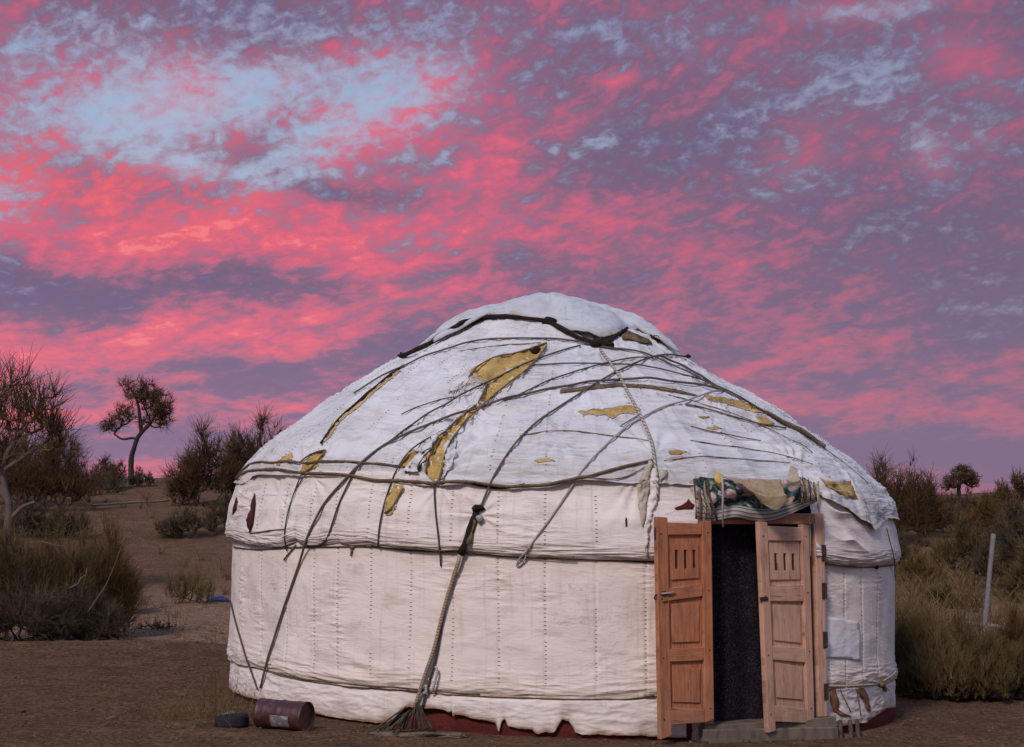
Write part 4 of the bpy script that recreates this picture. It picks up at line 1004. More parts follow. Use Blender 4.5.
def make_leaf(corners, mat, label, st_l, st_r, rails, panels, slots, slot_v, latch_side, hinge_side):
    L = Leaf(*corners, mat); base = L.p(.5, 0)
    e = empty('door_leaf', Vector(base) - yurt.location); e.parent = yurt; e['label'] = label
    L.piece('stile', e, *st_l[:2], (st_l[2], st_l[3]), (st_l[2], st_l[3]), -.022, .022)
    L.piece('stile', e, *st_r[:2], (st_r[2], st_r[3]), (st_r[2], st_r[3]), -.022, .022)
    u0, u1 = st_l[1] + .003, st_r[0] - .003
    for (a0, a1), (b0, b1) in rails: L.piece('rail', e, u0, u1, (a0, a1), (b0, b1), -.018, .019)
    lo, hi = rails[-1][0][1] - .02, rails[0][0][0] + .02
    L.piece('backing_board', e, u0, u1, (lo, hi), (rails[-1][1][1] - .02, rails[0][1][0] + .02), -.016, -.004)
    for (ua, ub, a0, a1, b0, b1) in panels: L.piece('panel', e, ua, ub, (a0, a1), (b0, b1), -.003, .008, bw=.004)
    # vented panel: boards with three real slots between them
    ua, ub, v0, v1 = slots['box']; mb = MB(); xs_ = slots['at']; sw = slots['w'] / 2
    cuts = [ua] + [q for x in xs_ for q in (x - sw, x + sw)] + [ub]
    for k in range(0, len(cuts), 2): L.piece('', None, cuts[k], cuts[k + 1], (v0, v1), (v0, v1), -.003, .009, mb=mb)
    for x in xs_:
        L.piece('', None, x - sw, x + sw, (v0, slot_v[0]), (v0, slot_v[0]), -.003, .009, mb=mb)
        L.piece('', None, x - sw, x + sw, (slot_v[1], v1), (slot_v[1], v1), -.003, .009, mb=mb)
    mb.build('vent_panel', mat, e, False)
    mbs = MB()
    for x in xs_: L.piece('', None, x - sw, x + sw, (slot_v[0], slot_v[1]), (slot_v[0], slot_v[1]), -.0038, -.0022, mb=mbs)  # dark strips set in the slots, standing in for the shade inside
    mbs.build('slot_shade_strips', M_IRON, e, False)
    # screw heads / pegs
    mp = MB()
    for (u, v) in [(st_l[0] + .07, .93), (st_l[0] + .07, .63), (st_l[0] + .07, .36), (st_l[0] + .07, .08), (st_r[1] - .07, .94), (st_r[1] - .07, .65), (st_r[1] - .07, .35), (st_r[1] - .07, .06)]:
        q = L.p(u, v, .022); mp.tube([q, q + L.n * .003], .006, 8)
    mp.build('peg', M_IRON, e, False)
    return L, e
# left leaf, wide open against the wall
dF, dH = 11.86, 12.10
TLc, TRc = at(655, 518.5, dF), at(709.5, 521, dH); BRc, BLc = at(712.5, 719, dH), at(659, 738.5, dF)
L, e = make_leaf((TLc, TRc, BRc, BLc), M_WOODL, 'orange brown door leaf standing open on the left', (0, .20, -.004, 1.008), (.83, 1, 0, 1),
    [((.925, .985), (.93, .985)), ((.618, .675), (.622, .688)), ((.335, .395), (.305, .372)), ((.045, .125), (.0, .062))],
    [(.26, .77, .42, .60, .40, .59), (.26, .77, .145, .315, .10, .27)],
    {'box': (.27, .77, .715, .885), 'at': [.365, .53, .69], 'w': .06}, (.765, .855), 0, 1)
# latch and strap on the free edge, hinges at the frame
q0 = L.p(.02, .66, .03); MB().tube([L.p(.04, .655, .034), L.p(.22, .655, .036), L.p(.29, .66, .034)], [.007, .008, .005], 7).build('latch', M_STEEL, e)
mb = MB(); c_ = L.p(.10, .655, .025); du = (L.p(.2, .655) - L.p(.04, .655)) / 2; mb.box(c_, (du * .5, Z3 * .016, L.n * .004)); bevel(mb.build('latch_plate', M_IRON, e, False), .002)
mb = MB(); mb.tube([L.p(-.02, .63, 0), L.p(-.05, .635, .01), L.p(-.04, .65, .015), L.p(0, .65, .01)], .006, 6); mb.tube([L.p(.08, .615, .024), L.p(.16, .617, .026)], .006, 6); mb.build('hasp', M_IRON, e)
for v_ in (.86, .26):
    MB().tube([L.p(1.01, v_ - .02, .0), L.p(1.01, v_ + .03, .0)], .012, 8).build('hinge', M_IRON, e)
mb = MB(); mb.box(L.p(-.004, .93, 0), ((L.p(.012, .9) - L.p(0, .9)) / 2, Z3 * .045, L.n * .010)); mb.build('hinge', M_IRON, e, False)
# right leaf, almost closed
dH2, dF2 = 12.62, 12.30
TLc, TRc = at(757, 521.5, dF2), at(807, 525, dH2); BRc, BLc = at(812.5, 719, dH2), at(766, 732, dF2)
L2, e2 = make_leaf((TLc, TRc, BRc, BLc), M_WOODR, 'faded pinkish door leaf standing ajar on the right', (0, .165, -.004, 1.0), (.85, 1, 0, 1),
    [((.91, .982), (.915, .985)), ((.615, .695), (.605, .69)), ((.335, .40), (.295, .37)), ((.04, .12), (-.01, .06))],
    [(.24, .79, .425, .60, .395, .585), (.24, .79, .15, .32, .11, .275)],
    {'box': (.20, .80, .72, .90), 'at': [.33, .51, .68], 'w': .065}, (.765, .85), 1, 0)
mb = MB(); mb.box(L2.p(.03, .63, .022), ((L2.p(.14, .63) - L2.p(0, .63)) / 2, Z3 * .013, L2.n * .008)); mb.tube([L2.p(-.02, .625, .02), L2.p(.06, .63, .035), L2.p(.05, .645, .03)], .006, 6); mb.build('hasp', M_IRON, e2, False)
# strap hinges on the right jamb
for y_ in (553, 591, 640, 692):
    p0 = at(818, y_, 12.66); z_ = p0.z
    mb = MB(); mb.box(fp(FW - .015, z_, .034), (E3 * .018, Z3 * .062, N3 * .005)); mb.tube([fp(FW - .002, z_ - .06, .036), fp(FW - .002, z_ + .06, .036)], .010, 8)
    bevel(mb.build('strap_hinge', M_IRON, frame, False), .002)
MB().tube([fp(FW - .16, ztop - .02, .05), fp(FW - .155, ztop - .13, .052), fp(FW - .158, ztop - .33, .054)], [.003, .003, .006], 5).build('string', M_WROPE, frame)

# ------------------------------------------------------------------ flowered curtain over the lintel
m, nt, b = new_mat('flowered_cloth')
uv = coords(nt, 'UV'); sx = nt.nodes.new('ShaderNodeSeparateXYZ'); nt.links.new(uv, sx.inputs[0])
dist = N(nt, 'ShaderNodeVectorMath', operation='ADD'); nz_ = nt.nodes.new('ShaderNodeTexNoise'); nz_.inputs['Scale'].default_value = 14; nt.links.new(uv, nz_.inputs['Vector'])
sc = N(nt, 'ShaderNodeVectorMath', operation='SCALE'); sc.inputs['Scale'].default_value = .05; nt.links.new(nz_.outputs['Color'], sc.inputs[0])
nt.links.new(uv, dist.inputs[0]); nt.links.new(sc.outputs[0], dist.inputs[1])
vo = nt.nodes.new('ShaderNodeTexVoronoi'); vo.inputs['Scale'].default_value = 8.5; nt.links.new(dist.outputs[0], vo.inputs['Vector'])
vl = nt.nodes.new('ShaderNodeTexVoronoi'); vl.inputs['Scale'].default_value = 40; nt.links.new(dist.outputs[0], vl.inputs['Vector'])
sv = nt.nodes.new('ShaderNodeSeparateXYZ'); nt.links.new(vl.outputs['Color'], sv.inputs[0])
leafc = ramp(nt, sv.outputs[0], [(0, (.012, .018, .018)), (.25, (.03, .075, .07)), (.5, (.07, .145, .125)), (.62, (.015, .022, .025)), (.76, (.34, .32, .28)), (.86, (.035, .10, .085))], 'CONSTANT')
flower = ramp(nt, vo.outputs['Distance'], [(0, (1,) * 3), (.36, (1,) * 3), (.44, (0,) * 3)])
petal = ramp(nt, noise(nt, dist.outputs[0], 38, 3, .6), [(.38, (.50, .26, .24)), (.5, (.52, .36, .34)), (.62, (.60, .56, .51))])
body = mixc(nt, flower, leafc, petal)
stripe = ramp(nt, math_(nt, 'FRACT', math_(nt, 'MULTIPLY', sx.outputs[1], 13.0)), [(0, (.42, .34, .33)), (.25, (.06, .15, .10)), (.42, (.42, .38, .36)), (.62, (.36, .23, .23)), (.8, (.03, .07, .05)), (.93, (.44, .40, .37))], 'CONSTANT')
isb = ramp(nt, sx.outputs[1], [(.115, (1,) * 3), (.125, (0,) * 3)])
c = mixc(nt, isb, body, stripe)
nt.links.new(c, b.inputs['Base Color']); b.inputs['Roughness'].default_value = .9
bump(nt, b, noise(nt, uv, 60, 3, .6), .3, .004); M_FLOWER = m
# quad drape: top edge under the eave, bottom edge sagging over the doorway
top_px = [(695, 476), (710, 478), (730, 480), (760, 482), (785, 480), (802, 477), (814, 487)]
bot_px = [(697, 519), (712, 521), (735, 517), (752, 520), (770, 520.5), (790, 514), (805, 507), (817, 501)]
def arcl(pts, n):
    P = np.array(catmull([np.array(p, float) for p in pts], 2)); L_ = np.concatenate([[0], np.cumsum(np.hypot(*np.diff(P, axis=0).T))])
    t = np.linspace(0, L_[-1], n); return np.stack([np.interp(t, L_, P[:, 0]), np.interp(t, L_, P[:, 1])], -1)
nu_, nv_ = 130, 60
T_, B_ = arcl(top_px, nu_), arcl(bot_px, nu_)
V = []; UVs = []
for j in range(nv_):
    v_ = j / (nv_ - 1)
    for i in range(nu_):
        u_ = i / (nu_ - 1); q = T_[i] * (1 - v_) + B_[i] * v_
        base_u = (q[0] - 701) / 122 * FW
        dep = 12.17 + (12.72 - 12.17) * (q[0] - 701) / 122
        fold = .018 * math.sin(22 * u_ + 9 * v_ * (1 - u_) + 2 * float(perlin(u_ * 4, v_ * 2))) + .016 * math.sin(48 * u_ + 4 * v_) * max(0, 1 - u_ * 3.2) + .022 * math.sin(9 * v_ - 6 * abs(u_ - .45)) * math.sin(math.pi * u_)
        fold += .02 * math.sin(60 * u_) * max(0, u_ * 5 - 4.1)
        p = at(q[0], q[1], dep - .075 - .03 * math.sin(math.pi * v_) - fold)
        V.append(tuple(p)); UVs.append((u_ * .98, .40 * (1 - v_)))
o = mesh_obj('flowered_curtain', V, grid_faces(nv_, nu_), M_FLOWER, yurt, True, np.array(UVs)); o['label'] = 'faded green and pink flowered cloth swagged above the doorway'
md = o.modifiers.new('thick', 'SOLIDIFY'); md.thickness = .006
# rolled beige felt hanging through the swag
def sheetq(rows, name, mat, label=None, dep0=12.3, parent=yurt, thick=.008, amp=.012, seed=0):
    """rows of px points -> cloth at a depth function"""
    n = 36; R_ = [arcl(r, n) for r, _ in rows]; D_ = [np.broadcast_to(np.asarray(d_, float), ()) if np.isscalar(d_) else np.interp(np.linspace(0, 1, n), np.linspace(0, 1, len(d_)), d_) for _, d_ in rows]
    m_ = 30; V = []; tt = np.linspace(0, len(rows) - 1, m_)
    for t in tt:
        k = min(int(t), len(rows) - 2); w = t - k; w = w * w * (3 - 2 * w)
        for i in range(n):
            q = R_[k][i] * (1 - w) + R_[k + 1][i] * w
            d0 = float(D_[k][i] if D_[k].ndim else D_[k]); d1 = float(D_[k + 1][i] if D_[k + 1].ndim else D_[k + 1])
            dd = d0 * (1 - w) + d1 * w + amp * float(perlin(q[0] * .12 + seed, q[1] * .12, seed))
            V.append(tuple(at(q[0], q[1], dd)))
    V = np.array(V); uvq = np.stack([V[:, 0], V[:, 2]], -1)
    o = mesh_obj(name, V, grid_faces(m_, n), mat, parent, True, uvq); o.modifiers.new('thick', 'SOLIDIFY').thickness = thick
    if label: o['label'] = label
    return o
M_FELTB = cloth_mat('beige_felt', (.30, .215, .13), (.46, .36, .24), 5, .6)
sheetq([([(722, 477), (735, 479), (752, 481), (765, 482)], 12.20), ([(742, 484), (752, 491), (764, 496), (776, 497), (786, 495)], 12.12), ([(750, 486), (760, 500), (770, 508), (778, 509), (787, 500)], 12.14)], 'felt_roll', M_FELTB, 'beige felt roll sagging over the flowered cloth')
sheetq([([(748, 479), (764, 480), (780, 480)], [12.2, 12.24, 12.3]), ([(752, 488), (772, 496), (785, 496)], [12.13, 12.12, 12.2]), ([(763, 503), (776, 509), (788, 501)], [12.18, 12.14, 12.24])], 'felt_roll', M_FELTB, None, seed=3)
sheetq([([(790, 466), (794, 467), (797, 470)], 12.28), ([(787, 480), (793, 482), (800, 480)], 12.24), ([(788, 489), (793, 491), (800, 486)], 12.28)], 'hanging_flap', M_TAN, 'tan cloth scrap sticking up over the doorway corner')
sheetq([([(713, 474), (718, 473), (724, 476)], 12.12), ([(715, 481), (719, 483), (723, 480)], 12.09), ([(720, 488), (721.5, 489), (723, 488)], 12.12)], 'hanging_flap', M_OCHRE)
MB().tube([at(722, 476, 12.08), at(723, 490, 12.06), at(722.5, 505, 12.07), at(723, 527, 12.10)], [.008, .009, .007, .008], 7).build('rope', M_WROPE, yurt)
# strings of braid at the left edge of the cloth
for k, (x, m_) in enumerate([(694, M_DROPE), (697, M_HEM), (700, M_SROPE), (703.5, M_TROPE), (707, M_DROPE)]):
    MB().tube([at(x, 479, 12.10), at(x + 1.5, 490 + k, 12.06), at(x + 3 + k, 505 + k, 12.06), at(x + 2 + 2 * k, 519 + k * .4, 12.08)], [.008, .010, .010, .007], 6).build('braid', m_, yurt)
for k in range(7):
    x = 798 + k * 2.6; MB().tube([at(x, 476 + k, 12.34 + k * .01), at(x + 2, 488 + k, 12.32 + k * .01), at(x + 1 + k * .3, 503 - k * .4, 12.34 + k * .01)], [.007, .009, .006], 6).build('braid', [M_DROPE, M_SROPE, M_HEM, M_TROPE][k % 4], yurt)
# white cloth closing the wall left of the doorway, above the leaf
sheetq([([(655, 474), (675, 474), (696, 475)], [12.10, 12.12, 12.13]), ([(657, 500), (676, 500), (697, 500)], [12.08, 12.10, 12.13]), ([(658, 600), (677, 600), (697, 600)], [12.10, 12.14, 12.16])], 'canvas_panel', M_UP, amp=.008) if False else None

# ------------------------------------------------------------------ drum, tyre disc, litter
def attr_tint_mat(name, dark, mid, light, scale=2.0, rough=.85):
    m, nt, b = new_mat(name)
    tint = N(nt, 'ShaderNodeAttribute', attribute_name='tint').outputs['Fac']
    pos = coords(nt, 'Object'); n_ = noise(nt, pos, scale, 4, .6)
    f = math_(nt, 'ADD', math_(nt, 'MULTIPLY', tint, .6), math_(nt, 'MULTIPLY', n_, .5))
    c = ramp(nt, f, [(.2, dark), (.5, mid), (.85, light)])
    nt.links.new(c, b.inputs['Base Color']); b.inputs['Roughness'].default_value = rough; b.inputs['Specular IOR Level'].default_value = .15
    return m
m, nt, b = new_mat('drum_paint')
oc = coords(nt, 'Object'); n1 = noise(nt, oc, 9, 6, .7); n2 = noise(nt, oc, 40, 4, .7)
c = mixc(nt, ramp(nt, n1, [(.5, (0,) * 3), (.62, (1,) * 3)]), (.045, .010, .013), (.085, .032, .022))
c = mixc(nt, ramp(nt, n2, [(.62, (0,) * 3), (.7, (.8,) * 3)]), c, (.18, .12, .09))
nt.links.new(c, b.inputs['Base Color']); b.inputs['Roughness'].default_value = .5; bump(nt, b, n1, .3, .01); M_DRUM = m
pA, pB = np.array(at(262, 709, 12.05)), np.array(at(306, 708, 11.9))
rD = .108
pA[2] = gz(pA[0], pA[1]) + rD - .01; pB[2] = gz(pB[0], pB[1]) + rD - .01
drum = empty('drum', tuple((pA + pB) / 2 - [0, 0, rD])); tag(drum, 'small maroon metal drum lying on its side against the foot of the tent', 'drum')
ax = pB - pA; LD = np.linalg.norm(ax); ax /= LD
prof_d = [(0, .0), (0, .085), (.003, .098), (-.012, .103), (-.012, rD), (.008, rD), (.016, .104)]
for q in np.linspace(.05, .95, 24):
    prof_d.append((q * LD, .104 + (.004 if abs((q * 24) % 8 - 4) < .6 else 0)))
prof_d += [(LD - .016, .104), (LD - .008, rD), (LD + .012, rD), (LD + .012, .101), (LD - .004, .098), (LD - .006, .085), (LD - .006, .0)]
e1 = np.cross(ax, Z3); e1 /= np.linalg.norm(e1); e2_ = np.cross(e1, ax)
na = 48; V = []
for (s_, r_) in prof_d:
    for k in range(na):
        a_ = 2 * math.pi * k / na; rr = r_ * (1 + .02 * float(perlin(math.cos(a_) * 1.3, math.sin(a_) * 1.3, s_ * 6)))
        V.append(pA + ax * s_ + (e1 * math.cos(a_) + e2_ * math.sin(a_)) * rr)
o = mesh_obj('shell', V, grid_faces(len(prof_d), na, True), M_DRUM, drum); 
# torn paper label with dark print blotches on the flank
m, nt, b = new_mat('torn_paper_label'); oc = coords(nt, 'UV')
c = mixc(nt, ramp(nt, noise(nt, oc, 2.2, 3, .6), [(.5, (0,) * 3), (.62, (1,) * 3)]), (.13, .11, .11), (.10, .05, .045))
c = mixc(nt, ramp(nt, noise(nt, mapping(nt, oc, (2.2, 2.0, 1), loc=(3, 1, 0)), 1.0, 3, .55), [(.5, (0,) * 3), (.58, (.8,) * 3)]), c, (.26, .28, .31))
nt.links.new(c, b.inputs['Base Color']); b.inputs['Roughness'].default_value = .8; M_LBL = m
for s0, s1, a0_, a1_ in ((.36, .78, R(-44), R(4)),):
    V = []; UVl = []
    for i in range(10):
        for j in range(14):
            s_ = (s0 + (s1 - s0) * i / 9) * LD; a_ = a0_ + (a1_ - a0_) * j / 13
            side = -e1 if e1[1] > 0 else e1
            V.append(pA + ax * s_ + (side * math.cos(a_) + e2_ * math.sin(a_)) * .1105); UVl.append((i / 9, j / 13))
    o = mesh_obj('paper_label', V, grid_faces(10, 14), M_LBL, drum, True, np.array(UVl)); o.modifiers.new('thick', 'SOLIDIFY').thickness = .001
# black rubber disc
pc = at(232, 713, 12.0); cx_, cy_ = pc.x, 12.0; cz = gz(cx_, cy_)
disc = MB()
profl = [(0, .070), (.06, .074), (.085, .070), (.10, .078), (.112, .080), (.120, .070), (.123, .05), (.122, .03), (.125, .015), (.118, -.005), (0, -.005)]
V = []
for r_, z_ in profl:
    for k in range(40):
        a_ = 2 * math.pi * k / 40; V.append((cx_ + r_ * math.cos(a_) * (1 + .03 * math.sin(a_ * 2)), cy_ + r_ * .9 * math.sin(a_), cz + z_ * (1 + .12 * math.cos(a_))))
disc.add(V, grid_faces(len(profl), 40, True)); o = disc.build('rubber_disc', M_RUBBER)
tag(o, 'flat black rubber tub lid lying left of the maroon drum', 'lid')
stn = MB().blob([cx_ - .06, 12.28, gz(cx_ - .06, 12.28) + .045], [.05, .04, .035], 0, 3, 12, 7, .5).build('stone', M_STONE)
tag(stn, 'small pale stone behind the black rubber lid', 'stone')
# blue plastic scrap on the sand left of the tent
M_BLUE = cloth_mat('blue_plastic', (.05, .08, .22), (.10, .14, .32), 9, .3, .4)
p = gp(222, 25.5); o = MB().blob([p.x, p.y, p.z + .03], [.17, .10, .05], 0, 9, 14, 7, .8).build('plastic_scrap', M_BLUE)
tag(o, 'blue plastic scrap on the sand beside the left wall of the tent', 'litter')
# leaning white post, pale pipe on the ground, thin pole on the dune
def wobble(a, b, n, am, seed):
    a, b = np.array(a), np.array(b); out = []
    for i in range(n):
        t = i / (n - 1); out.append(a + (b - a) * t + am * math.sin(math.pi * t) * np.array([perlin(t * 3, seed), 0, perlin(t * 3, seed + 5)], dtype=float))
    return out
M_WHITEP = cloth_mat('chalky_white_paint', (.16, .148, .145), (.25, .236, .234), 18, .3, extra=(.20, .17, .14))
pb = gp(973, 19.0); ptop = at(993.5, 534, 19.3)
pb_ = np.array(pb) - [0, 0, .1]
post = MB().tube(wobble(pb_, ptop, 12, .008, 2), [.032] * 6 + [.028] * 6, 12).build('fence_post', M_WHITEP)
tag(post, 'leaning white painted post standing in the dry brush right of the tent', 'post')
a_, b2 = gp(952, 24.0), gp(1045, 22.6)
pipe = MB().tube(wobble(np.array(a_) + [0, 0, .09], np.array(b2) + [0, 0, .05], 14, .06, 4), .035, 10).build('pipe', M_WHITEP)
tag(pipe, 'pale pipe lying on the ground behind the white leaning post', 'pipe')
P_ = [np.array(gp(x, 46 + (x - 95) * .02)) + [0, 0, .08] for x in range(92, 174, 6)]
pole = MB().tube([q + np.array([0, 0, .02]) for q in P_], .032, 8).build('pole', M_STONE)
tag(pole, 'long thin pale pole lying on the dune below the lone tree', 'pole')

# ------------------------------------------------------------------ vegetation
def fast_tubes(name, segs, mats, parent=None, sides=3):
    """segs: rows p0(3) p1(3) r0 r1 tint mat"""
    S = np.array(segs, float); n = len(S)
    P0, P1, r0, r1, tint, mi = S[:, 0:3], S[:, 3:6], S[:, 6], S[:, 7], S[:, 8], S[:, 9].astype(int)
    D = P1 - P0; D /= np.linalg.norm(D, axis=1)[:, None] + 1e-9
    ref = np.where(np.abs(D[:, 2:3]) > .9, np.array([[1., 0, 0]]), np.array([[0, 0, 1.]]))
    A = np.cross(D, ref); A /= np.linalg.norm(A, axis=1)[:, None] + 1e-9; B = np.cross(D, A)
    a = np.linspace(0, 2 * np.pi, sides, endpoint=False)
    ring = A[:, None] * np.cos(a)[None, :, None] + B[:, None] * np.sin(a)[None, :, None]
    V = np.concatenate([P0[:, None] + ring * r0[:, None, None], P1[:, None] + ring * r1[:, None, None]], 1).reshape(-1, 3)
    k = np.arange(n)[:, None] * (2 * sides); F = []
    for i in range(sides):
        j = (i + 1) % sides; F.append(np.concatenate([k + i, k + j, k + sides + j, k + sides + i], 1))
    F = np.stack(F, 1).reshape(-1, 4)
    if parent is not None:
        V = V - np.array(parent.location)
    me = bpy.data.meshes.new(name); me.vertices.add(len(V)); me.vertices.foreach_set('co', V.ravel())
    me.loops.add(F.size); me.loops.foreach_set('vertex_index', F.ravel().astype(np.int32)); me.polygons.add(len(F))
    me.polygons.foreach_set('loop_start', np.arange(0, F.size, 4, dtype=np.int32)); me.polygons.foreach_set('loop_total', np.full(len(F), 4, dtype=np.int32))
    for m_ in mats: me.materials.append(m_)
    me.polygons.foreach_set('material_index', np.repeat(mi, sides).astype(np.int32))
    me.update(calc_edges=True); me.validate()
    at_ = me.attributes.new('tint', 'FLOAT', 'POINT'); at_.data.foreach_set('value', np.repeat(tint, 2 * sides).astype(np.float32))
    o = bpy.data.objects.new(name, me); COL.objects.link(o)
    if parent is not None: o.parent = parent
    return o
M_BARK = attr_tint_mat('grey_bark', (.016, .011, .009), (.036, .026, .021), (.075, .058, .050), 8)
M_OLIVE = attr_tint_mat('olive_twigs', (.026, .019, .009), (.088, .062, .026), (.19, .132, .054), 1.2)
M_BROWN = attr_tint_mat('brown_twigs', (.026, .015, .008), (.074, .044, .022), (.145, .086, .040), 1.2)
M_ORANGE = attr_tint_mat('orange_brush', (.040, .022, .010), (.105, .060, .023), (.21, .125, .046), 1.2)
M_GREY = attr_tint_mat('grey_brush', (.026, .019, .011), (.070, .053, .031), (.14, .11, .068), 1.4)
M_STRAW = attr_tint_mat('dry_straw', (.055, .034, .016), (.135, .088, .040), (.24, .165, .083), 1.5)
M_DEAD = attr_tint_mat('bleached_branch', (.055, .045, .04), (.095, .08, .072), (.15, .13, .12), 6)

def unit(v): return v / (np.linalg.norm(v) + 1e-9)
def grow(rng, segs, tips, p, d, length, r, depth, maxd, up=.25, wig=.35, nb=(2, 4), shrink=.68, spread=.75, mi=0, minr=.004):
    """branching limbs; tips collects where the twigs start"""
    n = max(2, int(length / .14)) if depth == 0 else 3
    st = length / n
    for i in range(n):
        d = unit(d + rng.normal(0, wig * .35, 3) + np.array([0, 0, up * .3]))
        q = p + d * st; r2 = max(minr, r * (1 - .28 / n * 1.0))
        segs.append([*p, *q, r, r2, rng.random(), mi]); p = q; r = r2
        if depth >= maxd - 1: tips.append((p.copy(), d.copy(), depth))
        if depth < maxd and i >= n // 2 and rng.random() < .45:
            dd = unit(d + rng.normal(0, spread, 3)); grow(rng, segs, tips, p, dd, length * shrink * rng.uniform(.6, 1), r * .6, depth + 1, maxd, up, wig, nb, shrink, spread, mi, minr)
    if depth < maxd:
        for k in range(rng.integers(nb[0], nb[1])):
            dd = unit(d + rng.normal(0, spread * .8, 3) + np.array([0, 0, up * .3]))
            grow(rng, segs, tips, p, dd, length * shrink * rng.uniform(.7, 1.1), r * .68, depth + 1, maxd, up, wig, nb, shrink, spread, mi, minr)
    else: tips.append((p.copy(), d.copy(), depth + 1))
def twigs(rng, segs, tips, per, length, r, up=.5, droop=0.0, spread=.6, mi=1, keep=1.0):
    for p, d, dep in tips:
        if rng.random() > keep: continue
        base = rng.random()
        for k in range(per):
            dd = unit(d * .5 + rng.normal(0, spread, 3) + np.array([0, 0, up])); q = p.copy(); L_ = length * rng.uniform(.4, 1.2); rr = r
            t = np.clip(.6 * base + .4 * rng.random() + rng.normal(0, .1), 0, 1)
            for s_ in range(3):
                q2 = q + dd * L_ / 3; segs.append([*q, *q2, rr, rr * .72, t, mi]); q = q2; rr *= .72
                dd = unit(dd + rng.normal(0, .18, 3) + np.array([0, 0, -droop]))
def fit(segs_list, base, H, W, cx=None):
    """scale a plant so that it stands H high and about W wide"""
    A = np.array([s for sl in segs_list for s in sl]); z = np.percentile(A[:, 5], 98.5); w = np.percentile(np.abs(A[:, 3] - 0), 98)
    sz, sw = H / z, W / 2 / w
    for sl in segs_list:
        for s in sl:
            for k in (0, 3): s[k] = s[k] * sw + base[0]; s[k + 1] = s[k + 1] * sw + base[1]; s[k + 2] = s[k + 2] * sz + base[2]
def bush(px, depth, Hpx, Wpx, mat, label, cat='shrub', name='desert_shrub', group=None, seed=1, stems=14, per=10, tl=.32, tr=.006, maxd=2, up=.5, droop=.05, lean=0.0, spread=.6, low=0):
    """many-stemmed bush: a few upright lobes of unequal height fed by branches from one root"""
    rng = np.random.default_rng(seed); base = np.array(gp(px, depth)); base[2] -= .03
    H = 1.12 * Hpx * depth / FPX; W = Wpx * depth / FPX; nl = 5 + int(W / H * 4)
    lobes = []
    for k in range(nl):
        u = (k + rng.uniform(.2, .8)) / nl * 2 - 1; hh = H * rng.uniform(.62, 1.0) * (1 - .45 * abs(u) ** 2.2); rx = W / nl * rng.uniform(.6, 1.0)
        lobes.append((base + np.array([u * W * .42, rng.uniform(-.3, .3) * min(W, 1.6), hh * .56]), (rx, rx * .9 + .1, hh * .42), rx * hh))
    for k in range(2 + nl // 3):
        lobes.append((base + np.array([rng.uniform(-.5, .5) * W * .85, rng.uniform(-.2, .3) * min(W, 1.4), H * .22]), (W * .16, W * .14, H * .2), W * H * .05))
    npts = int(min(600, 15 * stems + low * 1.2)); pts = lobe_points(rng, lobes, npts, -.02)
    nodes = [base] + [base + np.array([rng.normal(0, .06) * W, rng.normal(0, .05) * W, rng.uniform(0, .06) * H]) for _ in range(stems // 2)]
    L_ = tl * H * .72; rr = tr * .72
    wood, tips = colonize(rng, pts, nodes, max(.002, tr * .34), .013 * max(.6, H / 2), up=.10, wob=.07)
    fol = []; twigs(rng, fol, tips, max(4, int(per * .85)), L_, rr, up + .25, droop, spread * .75)
    e = empty(name, tuple(base)); tag(e, label, cat, group)
    for nd in nodes[1:]: wood.append([*(base - [0, 0, .02]), *nd, .012, .010, .4, 0])
    fast_tubes('branches', wood, [M_BARK, mat], e, 4)
    fast_tubes('foliage', fol, [M_BARK, mat], e, 3)
    return e

def stalks(px, depth, Hpx, Wpx, n, mat, label, seed, name, cat, group, r):
    '''upright thin stalks with short side sprigs'''
    rng = np.random.default_rng(seed); base = np.array(gp(px, depth)); H = Hpx * depth / FPX; W = Wpx * depth / FPX; segs = []
    for k in range(n):
        x = base[0] + rng.uniform(-.5, .5) * W * .7; y = base[1] + rng.uniform(-.5, .5) * W * .5; p = np.array([x, y, gz(x, y) - .01]); hh = H * rng.uniform(.35, 1.05)
        d = unit(np.array([rng.normal(0, .16) + (x - base[0]) / W * .7, rng.normal(0, .12), 1.0])); m = 7; t_ = rng.random(); segs.append([*(base - [0, 0, .03]), *p, r, r, t_, 0])
        for i in range(m):
            q = p + d * hh / m; segs.append([*p, *q, r * (1 - .09 * i), r * (1 - .09 * (i + 1)), t_, 0]); p = q; d = unit(d + rng.normal(0, .07, 3))
            if i > 1:
                for _ in range(rng.integers(0, 3)):
                    dd = unit(d + rng.normal(0, .45, 3)); L_ = hh * rng.uniform(.06, .16); segs.append([*p, *(p + dd * L_), r * .6, r * .35, t_, 0])
    e = empty(name, tuple(base)); tag(e, label, cat, group); fast_tubes('stems', segs, [mat], e, 3); return e
